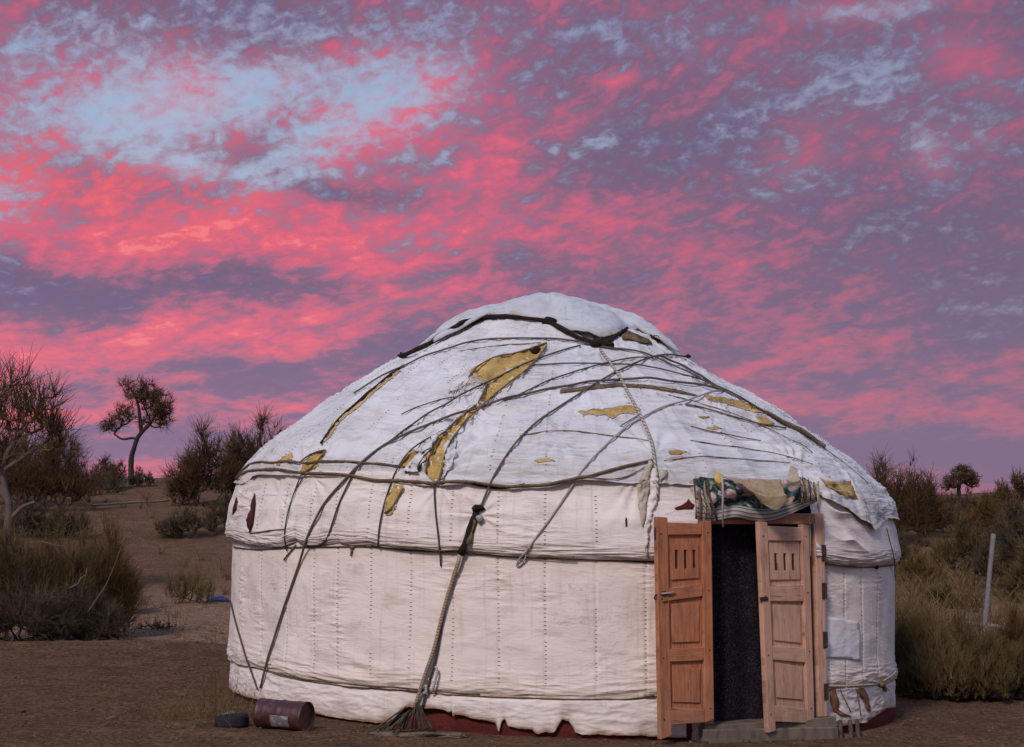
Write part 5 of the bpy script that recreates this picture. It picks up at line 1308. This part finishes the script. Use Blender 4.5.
def colonize(rng, pts, nodes, rmin, rtop, wob=.12, up=.25):
    '''grow thin branches from the skeleton nodes out to every point; returns segments and tips'''
    N_ = [np.array(n, float) for n in nodes]; par = [-1] * len(N_); cnt = [0] * len(N_)
    base = N_[0]; order = np.argsort([np.linalg.norm(p - base) + .15 * rng.random() for p in pts]); tips = []
    arr = np.zeros((len(N_) + len(pts) * 4 + 8, 3)); arr[:len(N_)] = N_; n = len(N_); par += [0] * (len(arr) - n); cnt += [0] * (len(arr) - n)
    for i in order:
        p = np.array(pts[i]); v = p - arr[:n]; dd = np.linalg.norm(v, axis=1) + .35 * np.clip(-v[:, 2], 0, None) * 2
        k = int(np.argmin(dd)); a = arr[k].copy(); L_ = np.linalg.norm(p - a); m = 3 if L_ > .25 else 2; last = k
        side = rng.normal(0, wob * L_, 3)
        for j in range(1, m + 1):
            t = j / m; q = a + (p - a) * t + side * math.sin(math.pi * t) + np.array([0, 0, -up * L_ * t * (1 - t)])
            arr[n] = q; par[n] = last; last = n; n += 1
        d_ = arr[last] - arr[par[last]]; tips.append((arr[last].copy(), unit(d_), 0))
        q_ = last
        while q_ >= len(N_): cnt[q_] += 1; q_ = par[q_]
    segs = []
    for q_ in range(len(N_), n):
        c1 = cnt[q_]; c0_ = cnt[par[q_]] if par[q_] >= len(N_) else c1
        segs.append([*arr[par[q_]], *arr[q_], min(rtop, rmin * math.sqrt(max(c0_, c1)) ), min(rtop, rmin * math.sqrt(c1)), .35 + .3 * rng.random(), 0])
    return segs, tips
def lobe_points(rng, lobes, n, gap=0.0):
    '''points inside a union of ellipsoids (centre, radii, weight), thinned by a noise so that the crown has holes'''
    out = []; w_ = np.array([l[2] for l in lobes], float); w_ /= w_.sum(); o = rng.random(3) * 20
    while len(out) < n:
        c_, r_, _ = lobes[rng.choice(len(lobes), p=w_)]
        v = rng.normal(size=3); v /= np.linalg.norm(v); p = np.array(c_) + v * np.array(r_) * rng.random() ** .45
        if perlin(p[0] / r_[0] * .9 + o[0], p[1] / r_[0] * .9, p[2] / r_[0] * .9 + o[2]) < gap and rng.random() < .8: continue
        out.append(p)
    return out
def tree2(base, label, trunk_pts, lobes, npts, mat, seed, per, tl, tr, rmin, up=.35, droop=.05, spread=.7, bark=None, nseg=3, gap=-.1):
    rng = np.random.default_rng(seed); wood, nodes = [], []
    for line, ra, rb in trunk_pts:
        P = catmull([np.array(p, float) for p in line], .08); n = len(P)
        for i in range(n - 1):
            t = i / (n - 1); r_ = lambda q: (ra + (rb - ra) * q) * (1 + .12 * float(perlin(q * 9, ra * 50)))
            wood.append([*P[i], *P[i + 1], r_(t), r_(t + 1 / (n - 1)), .5, 0])
        nodes += P[max(1, n // 2):] if not nodes else P[1:]
    s2, tips = colonize(rng, lobe_points(rng, lobes, npts, gap), nodes, rmin, trunk_pts[0][2] * .45)
    for q_ in s2: q_[9] = 0 if q_[6] > .028 else 1
    fol = []; twigs(rng, fol, tips, per, tl, tr, up, droop, spread)
    e = empty('saxaul_tree', tuple(base)); tag(e, label, 'tree')
    fast_tubes('trunk', wood + s2, [bark or M_BARK, mat], e, 5); fast_tubes('crown', fol, [M_BARK, mat], e, 3)
    return e
M_BARKL = attr_tint_mat('pale_bark', (.05, .038, .033), (.10, .078, .068), (.16, .13, .115), 8)
# far left: big saxaul with upright twigs and a leaning trunk
rng = np.random.default_rng(11)
D1 = 27.0
A_ = lambda x, y, dd=0: np.array(at(x, y, D1 + dd))
g0 = np.array(gp(26, D1)); g0[2] -= .1
m1 = D1 / FPX
tree2(g0, 'tall saxaul with a crooked forked trunk and wispy upright twigs, leftmost of the trees',
     [([g0, A_(24, 572), A_(14, 556), A_(7, 540), A_(8, 521), A_(9, 505), A_(5, 490), A_(3, 470), A_(8, 452)], .10, .05), ([A_(8, 521), A_(16, 513), A_(24, 506), A_(35, 502)], .05, .025), ([A_(7, 500), A_(0, 488), A_(-12, 470), A_(-22, 452)], .06, .04), ([A_(8, 452), A_(16, 440), A_(24, 430)], .05, .03), ([A_(4, 470), A_(22, 458), A_(40, 446), A_(52, 436)], .045, .025)],
     [(A_(2, 404), (22 * m1, .5, 40 * m1), 1.3), (A_(26, 404), (20 * m1, .5, 36 * m1), 1.3), (A_(48, 414), (17 * m1, .4, 26 * m1), .9), (A_(-22, 400), (26 * m1, .5, 44 * m1), .8), (A_(55, 434), (20 * m1, .4, 14 * m1), .5), (A_(20, 446), (34 * m1, .5, 16 * m1), .8), (A_(-6, 458), (24 * m1, .5, 20 * m1), .5)],
     330, M_BROWN, 5, 5, .46, .0062, .006, up=.8, droop=.02, spread=.42, bark=M_BARKL, gap=.0)
# lone tree on the crest
D2 = 58.0
B = lambda x, y, dd=0: np.array(at(x, y, D2 + dd))
g1 = np.array(gp(132, D2)); g1[2] -= .1
m2 = D2 / FPX
tree2(g1, 'lone leaning saxaul with a dark ragged crown on the dune crest',
     [([g1, B(131, 460), B(134, 448), B(137, 439), B(143, 431), B(150, 424)], .12, .07), ([B(137, 439), B(132, 438), B(122, 439), B(114, 434)], .05, .03), ([B(141, 433), B(140, 420), B(138, 405), B(134, 392)], .08, .035), ([B(150, 424), B(158, 412), B(165, 402)], .06, .035)],
     [(B(135, 392), (14 * m2, .5, 14 * m2), 1.2), (B(150, 397), (12 * m2, .6, 15 * m2), 1.2), (B(162, 406), (11 * m2, .5, 16 * m2), 1.1), (B(143, 415), (20 * m2, .5, 12 * m2), 1.2), (B(163, 420), (10 * m2, .4, 9 * m2), .6), (B(112, 424), (12 * m2, .4, 10 * m2), .6), (B(124, 414), (11 * m2, .4, 10 * m2), .6), (B(125, 384), (6 * m2, .3, 8 * m2), .25)],
     560, M_BROWN, 8, 7, .30, .0080, .005, up=.45, droop=.05, spread=.8, gap=-.06)
DR = 62.0
C_ = lambda x, y, dd=0: np.array(at(x, y, DR + dd))
g2 = np.array(gp(958, DR)); g2[2] -= .1
m3 = DR / FPX
tree2(g2, 'small round topped tree alone on the crest right of the tent',
     [([g2, C_(959, 488), C_(960, 482)], .10, .07)],
     [(C_(961, 478), (13 * m3, .5, 10 * m3), 1.2), (C_(952, 482), (10 * m3, .5, 8 * m3), .8), (C_(970, 478), (9 * m3, .5, 8 * m3), .8), (C_(962, 470), (8 * m3, .4, 5 * m3), .5), (C_(947, 486), (6 * m3, .4, 6 * m3), .3), (C_(975, 484), (5 * m3, .3, 6 * m3), .3)],
     340, M_BROWN, 27, 6, .19, .010, .007, up=.3, droop=.02, spread=.8, gap=-.02)

# shrubs on and below the crest
G = 'shrubs scattered over the dune'
bush(36, 44, 92, 108, M_BROWN, 'broad brown shrub behind the tall saxaul at the far left', seed=31, stems=22, per=11, tl=.28, tr=.009, group=G, low=60)
bush(62, 47, 78, 70, M_BROWN, 'twiggy reddish shrub between the tall saxaul and the lone tree', seed=32, stems=14, per=9, tl=.3, tr=.010, group=G, low=24)
bush(8, 48, 74, 80, M_GREY, 'grey brush at the left edge under the saxaul crown', seed=33, stems=16, per=9, tl=.28, tr=.010, group=G, low=40)
bush(110, 56, 36, 40, M_BROWN, 'low dark shrub just left of the lone tree', seed=34, stems=12, per=9, tl=.3, tr=.014, group=G, low=30)
bush(143, 57, 20, 26, M_GREY, 'small bush at the foot of the lone tree on its right', seed=35, stems=8, per=9, tl=.3, tr=.012, group=G, low=24)
bush(206, 46, 80, 76, M_BROWN, 'large twiggy shrub left of the tent roof', seed=36, stems=24, per=12, tl=.27, tr=.011, group=G, low=60)
bush(256, 49, 86, 70, M_BROWN, 'tall shrub touching the left edge of the tent roof', seed=37, stems=22, per=11, tl=.27, tr=.011, group=G, low=40)
bush(190, 40, 34, 60, M_GREY, 'low grey brush in front of the large twiggy shrub', seed=38, stems=16, per=9, tl=.3, tr=.009, group=G, low=60)
bush(232, 41, 36, 56, M_GREY, 'low grey brush against the left wall of the tent', seed=39, stems=16, per=9, tl=.3, tr=.009, group=G, low=60)
bush(50, 39, 44, 100, M_GREY, 'low wide grey bush under the broad brown shrub', seed=40, stems=20, per=10, tl=.3, tr=.009, group=G, low=80)
bush(100, 53, 30, 60, M_GREY, 'dusty bush on the crest between shrub and lone tree', seed=41, stems=12, per=8, tl=.3, tr=.011, group=G, low=30)
bush(0, 60, 62, 90, M_BROWN, 'dark shrub on the crest cut by the left edge of the picture', seed=42, stems=16, per=9, tl=.3, tr=.014, group=G, low=40)
# right side
bush(890, 40, 92, 74, M_BROWN, 'large shrub rising behind the right shoulder of the tent', seed=51, stems=24, per=11, tl=.26, tr=.009, group=G, low=50)
bush(918, 42, 76, 50, M_BROWN, 'tall loose shrub just right of the one at the tent shoulder', seed=52, stems=16, per=10, tl=.26, tr=.010, group=G, low=30)
bush(884, 34, 50, 50, M_GREY, 'grey brush against the right wall of the tent', seed=53, stems=14, per=10, tl=.3, tr=.008, group=G, low=50)
bush(1001, 58, 26, 24, M_ORANGE, 'small orange bush on the crest right of the round tree', seed=54, stems=10, per=9, tl=.3, tr=.014, group=G, low=20)
bush(1024, 60, 36, 30, M_BROWN, 'dark bush on the crest at the right edge of the picture', seed=55, stems=12, per=9, tl=.3, tr=.015, group=G, low=20)
right = [(945, 44, 40, 60, M_GREY, 'grey green bush below the round tree'), (985, 42, 46, 70, M_ORANGE, 'wide rust tinged bush right of the round tree'), (1016, 38, 60, 60, M_GREY, 'dark bush above the white post near the right edge'),
         (960, 34, 54, 56, M_OLIVE, 'olive bush left of the top of the white post'), (1000, 30, 62, 60, M_GREY, 'tall grey bush right behind the white post'), (925, 50, 34, 50, M_BROWN, 'brown bush below the crest near the tall loose shrub'),
         (972, 52, 30, 60, M_BROWN, 'brown bush at the foot of the round tree'), (1028, 28, 60, 50, M_OLIVE, 'olive bush cut by the right edge of the picture'), (935, 27, 26, 40, M_OLIVE, 'small olive bush between tent wall and white post'), (914, 31, 38, 36, M_ORANGE, 'rusty bush beside the right wall of the tent')]
for k, (px_, dp, h_, w_, mt, lb) in enumerate(right):
    bush(px_, dp, h_, w_, mt, lb, seed=70 + k, stems=14, per=9, tl=.3, tr=.0085 * max(1, dp / 34), group=G, low=50, up=.45)
# left foreground mass
G2 = 'brush clumps at the left front'
bush(30, 18.9, 128, 170, M_OLIVE, 'tall olive brush clump at the lower left, in front of the saxaul trunk', seed=91, stems=40, per=12, tl=.30, tr=.0042, group=G2, low=220, up=.75)
bush(84, 19.4, 122, 100, M_ORANGE, 'rust topped brush clump beside the olive one at the lower left', seed=92, stems=30, per=12, tl=.32, tr=.0042, group=G2, low=150, up=.9)
bush(20, 18.3, 74, 130, M_GREY, 'low dark grey brush at the bottom of the lower left clump', seed=93, stems=26, per=12, tl=.34, tr=.0046, group=G2, low=220, up=.35, droop=.25)
bush(88, 18.7, 62, 70, M_GREY, 'low grey brush at the right foot of the lower left clump', seed=94, stems=20, per=12, tl=.34, tr=.0046, group=G2, low=120, up=.4, droop=.2)
bush(118, 23.5, 62, 46, M_OLIVE, 'olive bush behind the right end of the lower left clump', seed=95, stems=16, per=11, tl=.3, tr=.005, group=G2, low=70, up=.6)
bush(192, 25.0, 40, 54, M_STRAW, 'small grassy bush on the sand left of the tent', seed=96, stems=10, per=6, tl=.40, tr=.0038, group=G, low=70, up=1.3, spread=.45)
stalks(166, 20.8, 52, 60, 16, M_STRAW, 'sparse wispy plant on the sandy strip left of the tent', 97, 'desert_shrub', 'shrub', G, .0035)
bush(160, 20.8, 14, 40, M_GREY, 'tiny grey plant at the foot of the wispy one', seed=98, stems=6, per=6, tl=.3, tr=.004, group=G, low=20)
# straw clumps right of the tent
G3 = 'dry grass clumps right of the tent'
for k, (px_, dp, h_, w_, mt, lb) in enumerate([(915, 16.6, 84, 60, M_STRAW, 'dry straw clump against the right wall of the tent'), (948, 16.3, 86, 80, M_STRAW, 'wide straw clump left of the white post'), (990, 16.4, 56, 70, M_ORANGE, 'dense rusty clump hiding the foot of the white post'),
                                               (1020, 16.1, 58, 60, M_OLIVE, 'olive clump in front, cut by the right edge of the picture'), (930, 16.0, 54, 70, M_STRAW, 'low pale clump at the front near the tent wall'), (972, 15.9, 50, 70, M_OLIVE, 'low dark clump at the front below the white post'), (1006, 17.8, 66, 40, M_ORANGE, 'rusty tall clump right behind the white post foot')]):
    bush(px_, dp, h_, w_, mt, lb, cat='grass clump', name='dry_grass_clump', seed=110 + k, stems=26, per=10, tl=.36, tr=.0036, group=G3, low=170, up=1.1, spread=.45, droop=.1)
# weeds beside the left wall
stalks(218, 12.45, 50, 44, 46, M_STRAW, 'thin dry weeds growing against the left foot of the tent', 131, 'dry_weeds', 'weeds', None, .0020)
stalks(243, 12.2, 62, 34, 11, M_STRAW, 'tall bare weed stalks in front of the left end of the wall', 132, 'dry_weeds', 'weeds', None, .0022)
# bleached dead branches in the left clump
for k, (line, r_, lb) in enumerate([([(70, 588), (78, 584), (81, 578), (86, 575), (87, 568)], .013, 'short bleached crooked branch in the lower left brush'), ([(88, 612), (96, 600), (104, 588), (111, 574), (121, 548)], .008, 'long thin bleached branch leaning in the lower left brush'), ([(42, 541), (54, 545), (66, 546)], .007, 'thin dead stick in the lower left brush')]):
    P = catmull([np.array(at(x, y, 18.45 - .1 * k)) for x, y in line], .05)
    o = MB().tube(P, np.linspace(r_, r_ * .45, len(P)), 7).build('dead_branch', M_DEAD); 
    at_ = o.data.attributes.new('tint', 'FLOAT', 'POINT'); at_.data.foreach_set('value', np.full(len(o.data.vertices), .6, dtype=np.float32)); tag(o, lb, 'branch')

# ground cover nobody could count: low dry tufts, twigs and grit
rng = np.random.default_rng(99); segs = []
def tuft(x, y, n, h, w, r):
    z = gz(x, y); t0_ = rng.random()
    for _ in range(n):
        a_ = rng.random() * 6.283; dd = unit(np.array([math.cos(a_) * w, math.sin(a_) * w, 1.0])); p = np.array([x + rng.normal(0, .04), y + rng.normal(0, .04), z - .01]); L_ = h * rng.uniform(.4, 1.2)
        q = p + dd * L_ * .6; q2 = q + unit(dd + [math.cos(a_) * .4, math.sin(a_) * .4, -.2]) * L_ * .4; tt = np.clip(t0_ * .6 + rng.random() * .4, 0, 1)
        segs.append([*p, *q, r, r * .8, tt, 0]); segs.append([*q, *q2, r * .8, r * .3, tt, 0])
for _ in range(900):
    y = rng.uniform(26, 70); x = rng.uniform(-.36, .36) * y
    if fbm(x * .12, y * .12, 9, 2) + (.25 if x > 5 else -.12) > 0: tuft(x, y, 12, rng.uniform(.15, .5), .6, .006 * max(1, y / 28))
for _ in range(280):
    x = rng.uniform(.22, .34) * 1.0; y = rng.uniform(17.5, 34); tuft(x * y, y, 16, rng.uniform(.2, .5), .5, .0045 * y / 18)
for _ in range(70):
    y = rng.uniform(18.2, 26); x = rng.uniform(-.33, -.17) * y; tuft(x, y, 10, rng.uniform(.05, .22), .7, .003)
for _ in range(60):
    x = rng.uniform(-5, 5); y = rng.uniform(11.4, 12.0) if abs(x) < 2 else rng.uniform(11.4, 17)
    tuft(x, y, 5, rng.uniform(.02, .06), 1.0, .0018)
for _ in range(60):
    x = -2.35 + rng.normal(0, .22); y = 12.6 + rng.normal(0, .35); tuft(x, y, 6, rng.uniform(.05, .22), .6, .0022)
o = fast_tubes('dry_grass', segs, [M_STRAW, M_STRAW]); tag(o, 'low dry tufts scattered over the sand and the dune', None, None, 'stuff')
mb = MB(); rr = np.random.default_rng(5)
for _ in range(3200):
    y = rr.uniform(11, 22) ** 1.0; x = rr.uniform(-.36, .36) * y
    if math.hypot(x - YX, y - YY) < 3.1: continue
    s_ = abs(rr.normal(0, .007)) + .004
    mb.blob([x, y, gz(x, y) + s_ * .2], [s_ * rr.uniform(.8, 1.8), s_ * rr.uniform(.8, 1.6), s_ * .6], 0, rr.uniform(0, 50), 6, 3, .6)
for _ in range(34):   # crumbs of stone along the foot of the wall
    a_ = rr.uniform(-R(60), R(75)); r_ = 3.06 + abs(rr.normal(0, .05)); x, y = YX + r_ * math.sin(a_), YY - r_ * math.cos(a_); s_ = rr.uniform(.008, .022)
    mb.blob([x, y, gz(x, y) + s_ * .3], [s_ * 1.3, s_, s_ * .8], 0, rr.uniform(0, 50), 7, 4, .6)
o = mb.build('gravel', cloth_mat('soil_crumbs', (.07, .045, .03), (.17, .115, .08), 3, .3)); tag(o, 'crumbs of earth and small stones on the bare ground', None, None, 'stuff')
segs = []
for _ in range(500):
    y = rng.uniform(11.2, 20); x = rng.uniform(-.34, .34) * y
    if math.hypot(x - YX, y - YY) < 3.15: continue
    a_ = rng.random() * 6.283; L_ = rng.uniform(.03, .16); z = gz(x, y) + .006; x2, y2 = x + math.cos(a_) * L_, y + math.sin(a_) * L_
    segs.append([x, y, z, x2, y2, gz(x2, y2) + .008, .003, .002, rng.random(), 0])
o = fast_tubes('twig_litter', segs, [M_STRAW, M_STRAW]); tag(o, 'broken twigs littering the bare ground in front', None, None, 'stuff')

# ------------------------------------------------------------------ sky and light
SUN_EL, SUN_AZ = R(38), R(-157)      # azimuth measured from +Y towards +X: behind the camera, to its left
sun_d = bpy.data.lights.new('sun', 'SUN'); sun = bpy.data.objects.new('sun', sun_d); COL.objects.link(sun)
sd_ = Vector((math.sin(SUN_AZ) * math.cos(SUN_EL), math.cos(SUN_AZ) * math.cos(SUN_EL), math.sin(SUN_EL)))
sun.rotation_euler = sd_.to_track_quat('Z', 'Y').to_euler(); sun.location = sd_ * 40 
sun_d.energy = 2.35; sun_d.angle = R(10); sun_d.color = (1.0, .87, .80)

w = bpy.data.worlds.new('World'); scene.world = w; w.use_nodes = True; nt = w.node_tree
for n in list(nt.nodes): nt.nodes.remove(n)
out = nt.nodes.new('ShaderNodeOutputWorld')
sky = nt.nodes.new('ShaderNodeTexSky'); sky.sky_type = 'NISHITA'; sky.sun_disc = False; sky.sun_elevation = SUN_EL; sky.sun_rotation = SUN_AZ
bg1 = nt.nodes.new('ShaderNodeBackground'); nt.links.new(sky.outputs[0], bg1.inputs[0]); bg1.inputs[1].default_value = .1
dirv = coords(nt, 'Generated')
sx = nt.nodes.new('ShaderNodeSeparateXYZ'); nt.links.new(dirv, sx.inputs[0])
az = math_(nt, 'ARCTAN2', sx.outputs[0], sx.outputs[1]); el = math_(nt, 'ARCSINE', sx.outputs[2])
def V2(a, b):
    n = nt.nodes.new('ShaderNodeCombineXYZ'); nt.links.new(a, n.inputs[0]); nt.links.new(b, n.inputs[1]); return n.outputs[0]
# sky position of a pixel
def ae(px, py):
    d = ray(px, py).normalized(); return math.atan2(d.x, d.y), math.asin(d.z)
def blob(px, py, sx_px, sy_px, rot=0.0, cur=None):
    a0, e0 = ae(px, py)
    da = math_(nt, 'SUBTRACT', wa, a0); de = math_(nt, 'SUBTRACT', we, e0)
    c_, s_ = math.cos(rot), math.sin(rot)
    u_ = math_(nt, 'MULTIPLY', math_(nt, 'ADD', math_(nt, 'MULTIPLY', da, c_), math_(nt, 'MULTIPLY', de, s_)), FPX / sx_px)
    v_ = math_(nt, 'MULTIPLY', math_(nt, 'SUBTRACT', math_(nt, 'MULTIPLY', de, c_), math_(nt, 'MULTIPLY', da, s_)), FPX / sy_px)
    q = math_(nt, 'ADD', math_(nt, 'MULTIPLY', u_, u_), math_(nt, 'MULTIPLY', v_, v_))
    return math_(nt, 'EXPONENT', math_(nt, 'MULTIPLY', q, -1.0))
def sumof(items, start=0.0):
    acc = None
    for k, v in items:
        t = math_(nt, 'MULTIPLY', v, k); acc = t if acc is None else math_(nt, 'ADD', acc, t)
    return math_(nt, 'ADD', acc, start)
# cloud sheet seen in perspective: divide by height above the horizon
den = math_(nt, 'ADD', math_(nt, 'MAXIMUM', sx.outputs[2], 0.0), .26)
cp_ = V2(math_(nt, 'DIVIDE', sx.outputs[0], den), math_(nt, 'DIVIDE', sx.outputs[1], den))
wn = nt.nodes.new('ShaderNodeTexNoise'); wn.inputs['Scale'].default_value = 9; wn.inputs['Detail'].default_value = 6; nt.links.new(dirv, wn.inputs['Vector'])
ws = nt.nodes.new('ShaderNodeSeparateXYZ'); nt.links.new(wn.outputs['Color'], ws.inputs[0])
wa = math_(nt, 'ADD', az, math_(nt, 'MULTIPLY', math_(nt, 'SUBTRACT', ws.outputs[0], .5), .10))
we = math_(nt, 'ADD', el, math_(nt, 'MULTIPLY', math_(nt, 'SUBTRACT', ws.outputs[1], .5), .05))
lv = math_(nt, 'MULTIPLY', math_(nt, 'LOGARITHM', math_(nt, 'ADD', math_(nt, 'MAXIMUM', el, 0.0), .12), math.e), .42)
skv = V2(math_(nt, 'ADD', az, math_(nt, 'MULTIPLY', math_(nt, 'SUBTRACT', ws.outputs[2], .5), .03)), lv)
rotp = mapping(nt, skv, (1, 1, 1), rot=(0, 0, R(-22)))
big = noise(nt, mapping(nt, rotp, (6, 11, 1)), 1.0, 4, .55, .4)
med = noise(nt, mapping(nt, rotp, (13, 26, 1), loc=(4, 2, 0)), 1.0, 4, .55, .45)
fine = noise(nt, mapping(nt, rotp, (44, 84, 1), loc=(1, 7, 0)), 1.0, 5, .6, .45)
ripple = noise(nt, mapping(nt, skv, (95, 125, 1), loc=(1, 7, 0)), 1.0, 4, .6, .4)
c0 = lambda s, k: math_(nt, 'MULTIPLY', math_(nt, 'SUBTRACT', s, .5), k)
# holes where clear sky shows
dens = sumof([(-.60, blob(190, 110, 210, 42, .10)), (-.34, blob(60, 60, 160, 60)), (-.46, blob(345, 150, 110, 26, .55)), (-.22, blob(400, 75, 90, 40)), (-.48, blob(195, 170, 90, 16, -.1)), (-.20, blob(400, 15, 260, 34)),
              (-.20, blob(780, 158, 40, 30)), (-.34, blob(937, 148, 24, 30)), (-.24, blob(840, 100, 150, 60)), (-.22, blob(1005, 135, 34, 20)), (-.24, blob(985, 290, 90, 22)), (-.10, blob(690, 40, 60, 40)), (-.42, blob(0, 200, 30, 40)), (-.45, blob(880, 2, 90, 12)), (-.24, blob(95, 355, 22, 12)), (-.2, blob(590, 130, 60, 40))], 1.0)
dens = math_(nt, 'ADD', dens, math_(nt, 'MULTIPLY', ramp(nt, el, [(.03, (1,) * 3), (.17, (0,) * 3)]), .45))
dens = math_(nt, 'ADD', dens, math_(nt, 'ADD', math_(nt, 'ADD', c0(big, .5), c0(med, 1.0)), math_(nt, 'ADD', c0(fine, 1.1), c0(ripple, 1.0))))
cover = ramp(nt, dens, [(-.0, (0,) * 3), (1.0, (1,) * 3)], 'EASE')
# how strongly the afterglow reaches the cloud: red lanes against mauve shade
lit = sumof([(-.20, blob(230, 8, 330, 44)), (.13, blob(90, 178, 190, 42, -.15)), (.24, blob(60, 245, 260, 34)), (.22, blob(300, 240, 260, 50)), (.28, blob(440, 170, 110, 100, .5)), (.34, blob(120, 350, 280, 26, .05)), (.30, blob(350, 312, 170, 16, .14)), (.30, blob(60, 410, 240, 28)),
             (-.42, blob(60, 299, 150, 16)), (-.30, blob(255, 292, 100, 20)), (-.36, blob(320, 358, 170, 10, .12)), (-.40, blob(310, 182, 150, 12, -.14)), (-.18, blob(200, 388, 200, 8, .1)), (-.28, blob(180, 447, 300, 20)),
             (.30, blob(625, 70, 24, 8)), (.18, blob(840, 340, 170, 20, -.1)), (.16, blob(700, 235, 240, 50)), (.32, blob(985, 62, 70, 24, -.4)), (-.26, blob(870, 215, 170, 40)), (-.40, blob(880, 452, 260, 22)), (.22, blob(860, 408, 220, 14)), (-.34, blob(990, 290, 130, 40)), (-.20, blob(640, 150, 130, 44)), (-.18, blob(780, 100, 180, 50)), (.18, blob(780, 372, 220, 16)), (-.14, blob(430, 395, 90, 12)), (-.16, blob(520, 270, 110, 30))], .305)
lit = math_(nt, 'ADD', lit, math_(nt, 'ADD', math_(nt, 'ADD', c0(med, 1.35), c0(big, .8)), math_(nt, 'ADD', math_(nt, 'MULTIPLY', c0(fine, 1.25), ramp(nt, el, [(.02, (.35,) * 3), (.16, (1,) * 3)])), c0(ripple, .8))))
# colours are linear
cl = ramp(nt, lit, [(.0, (.150, .095, .185)), (.25, (.225, .105, .185)), (.45, (.40, .120, .205)), (.65, (.61, .112, .200)), (.88, (.80, .125, .185)), (1.0, (.93, .21, .23)), (1.0, (.92, .21, .24))])
warm = ramp(nt, blob(100, 175, 190, 55, -.1), [(0, (0,) * 3), (1, (.6,) * 3)])
thin = ramp(nt, cover, [(.15, (0,) * 3), (.85, (1,) * 3)])
cl = mixc(nt, thin, mixc(nt, .55, cl, (.50, .34, .46)), cl)
cl = mixc(nt, warm, cl, mixc(nt, ramp(nt, lit, [(.4, (0,) * 3), (.8, (1,) * 3)]), cl, (.92, .125, .10)))
lowp = ramp(nt, el, [(.0, (1,) * 3), (.17, (0,) * 3)])
leftw = ramp(nt, wa, [(-.0, (1,) * 3), (.25, (0,) * 3)])
cl = mixc(nt, math_(nt, 'MULTIPLY', lowp, .75), cl, mixc(nt, ramp(nt, lit, [(.2, (0,) * 3), (.75, (1,) * 3)]), (.30, .175, .33), (.86, .19, .25)))
# right part of the sky is duller
dull = ramp(nt, math_(nt, 'ADD', math_(nt, 'MULTIPLY', wa, 1.6), .5), [(.42, (0,) * 3), (1.0, (.75,) * 3)])
cl = mixc(nt, dull, cl, mixc(nt, .40, cl, (.17, .085, .16)))
clear = ramp(nt, el, [(0, (.34, .19, .36)), (.06, (.36, .24, .40)), (.14, (.36, .37, .55)), (.22, (.36, .50, .67)), (.30, (.29, .41, .64)), (.6, (.16, .26, .46)), (1.0, (.08, .14, .30))])
edgec = mixc(nt, ramp(nt, cover, [(.05, (0,) * 3), (.75, (1,) * 3)]), (.52, .43, .57), cl)
clear = mixc(nt, ramp(nt, math_(nt, 'ADD', math_(nt, 'MULTIPLY', fine, .5), math_(nt, 'MULTIPLY', med, .5)), [(.36, (0,) * 3), (.58, (.85,) * 3)]), clear, (.50, .46, .62))
skyc = mixc(nt, cover, clear, mixc(nt, .8, edgec, cl))
clearR = mixc(nt, dull, skyc, mixc(nt, .35, skyc, (.13, .11, .19)))
# away from the afterglow the sky is plain dusk blue with pale cloud
front = ramp(nt, math_(nt, 'ABSOLUTE', az), [(.42, (1,) * 3), (.75, (0,) * 3)])
front = math_(nt, 'MULTIPLY', front, ramp(nt, el, [(.36, (1,) * 3), (.62, (0,) * 3)]))
rest = mixc(nt, ramp(nt, big, [(.45, (0,) * 3), (.65, (1,) * 3)]), ramp(nt, el, [(0, (.36, .27, .31)), (.3, (.25, .31, .48)), (1.0, (.18, .32, .64))]), (.35, .31, .42))
final = mixc(nt, front, rest, clearR)
bg2 = nt.nodes.new('ShaderNodeBackground'); nt.links.new(final, bg2.inputs[0]); bg2.inputs[1].default_value = 1.0
add = nt.nodes.new('ShaderNodeMixShader'); add.inputs[0].default_value = .94; nt.links.new(bg1.outputs[0], add.inputs[1]); nt.links.new(bg2.outputs[0], add.inputs[2])
nt.links.new(add.outputs[0], out.inputs[0])

scene.view_settings.view_transform = 'Standard'; scene.view_settings.look = 'None'; scene.view_settings.exposure = 0; scene.view_settings.gamma = 1
try: scene.view_settings.use_curve_mapping = False
except Exception: pass
scene.cycles.max_bounces = 6; scene.cycles.use_denoising = True
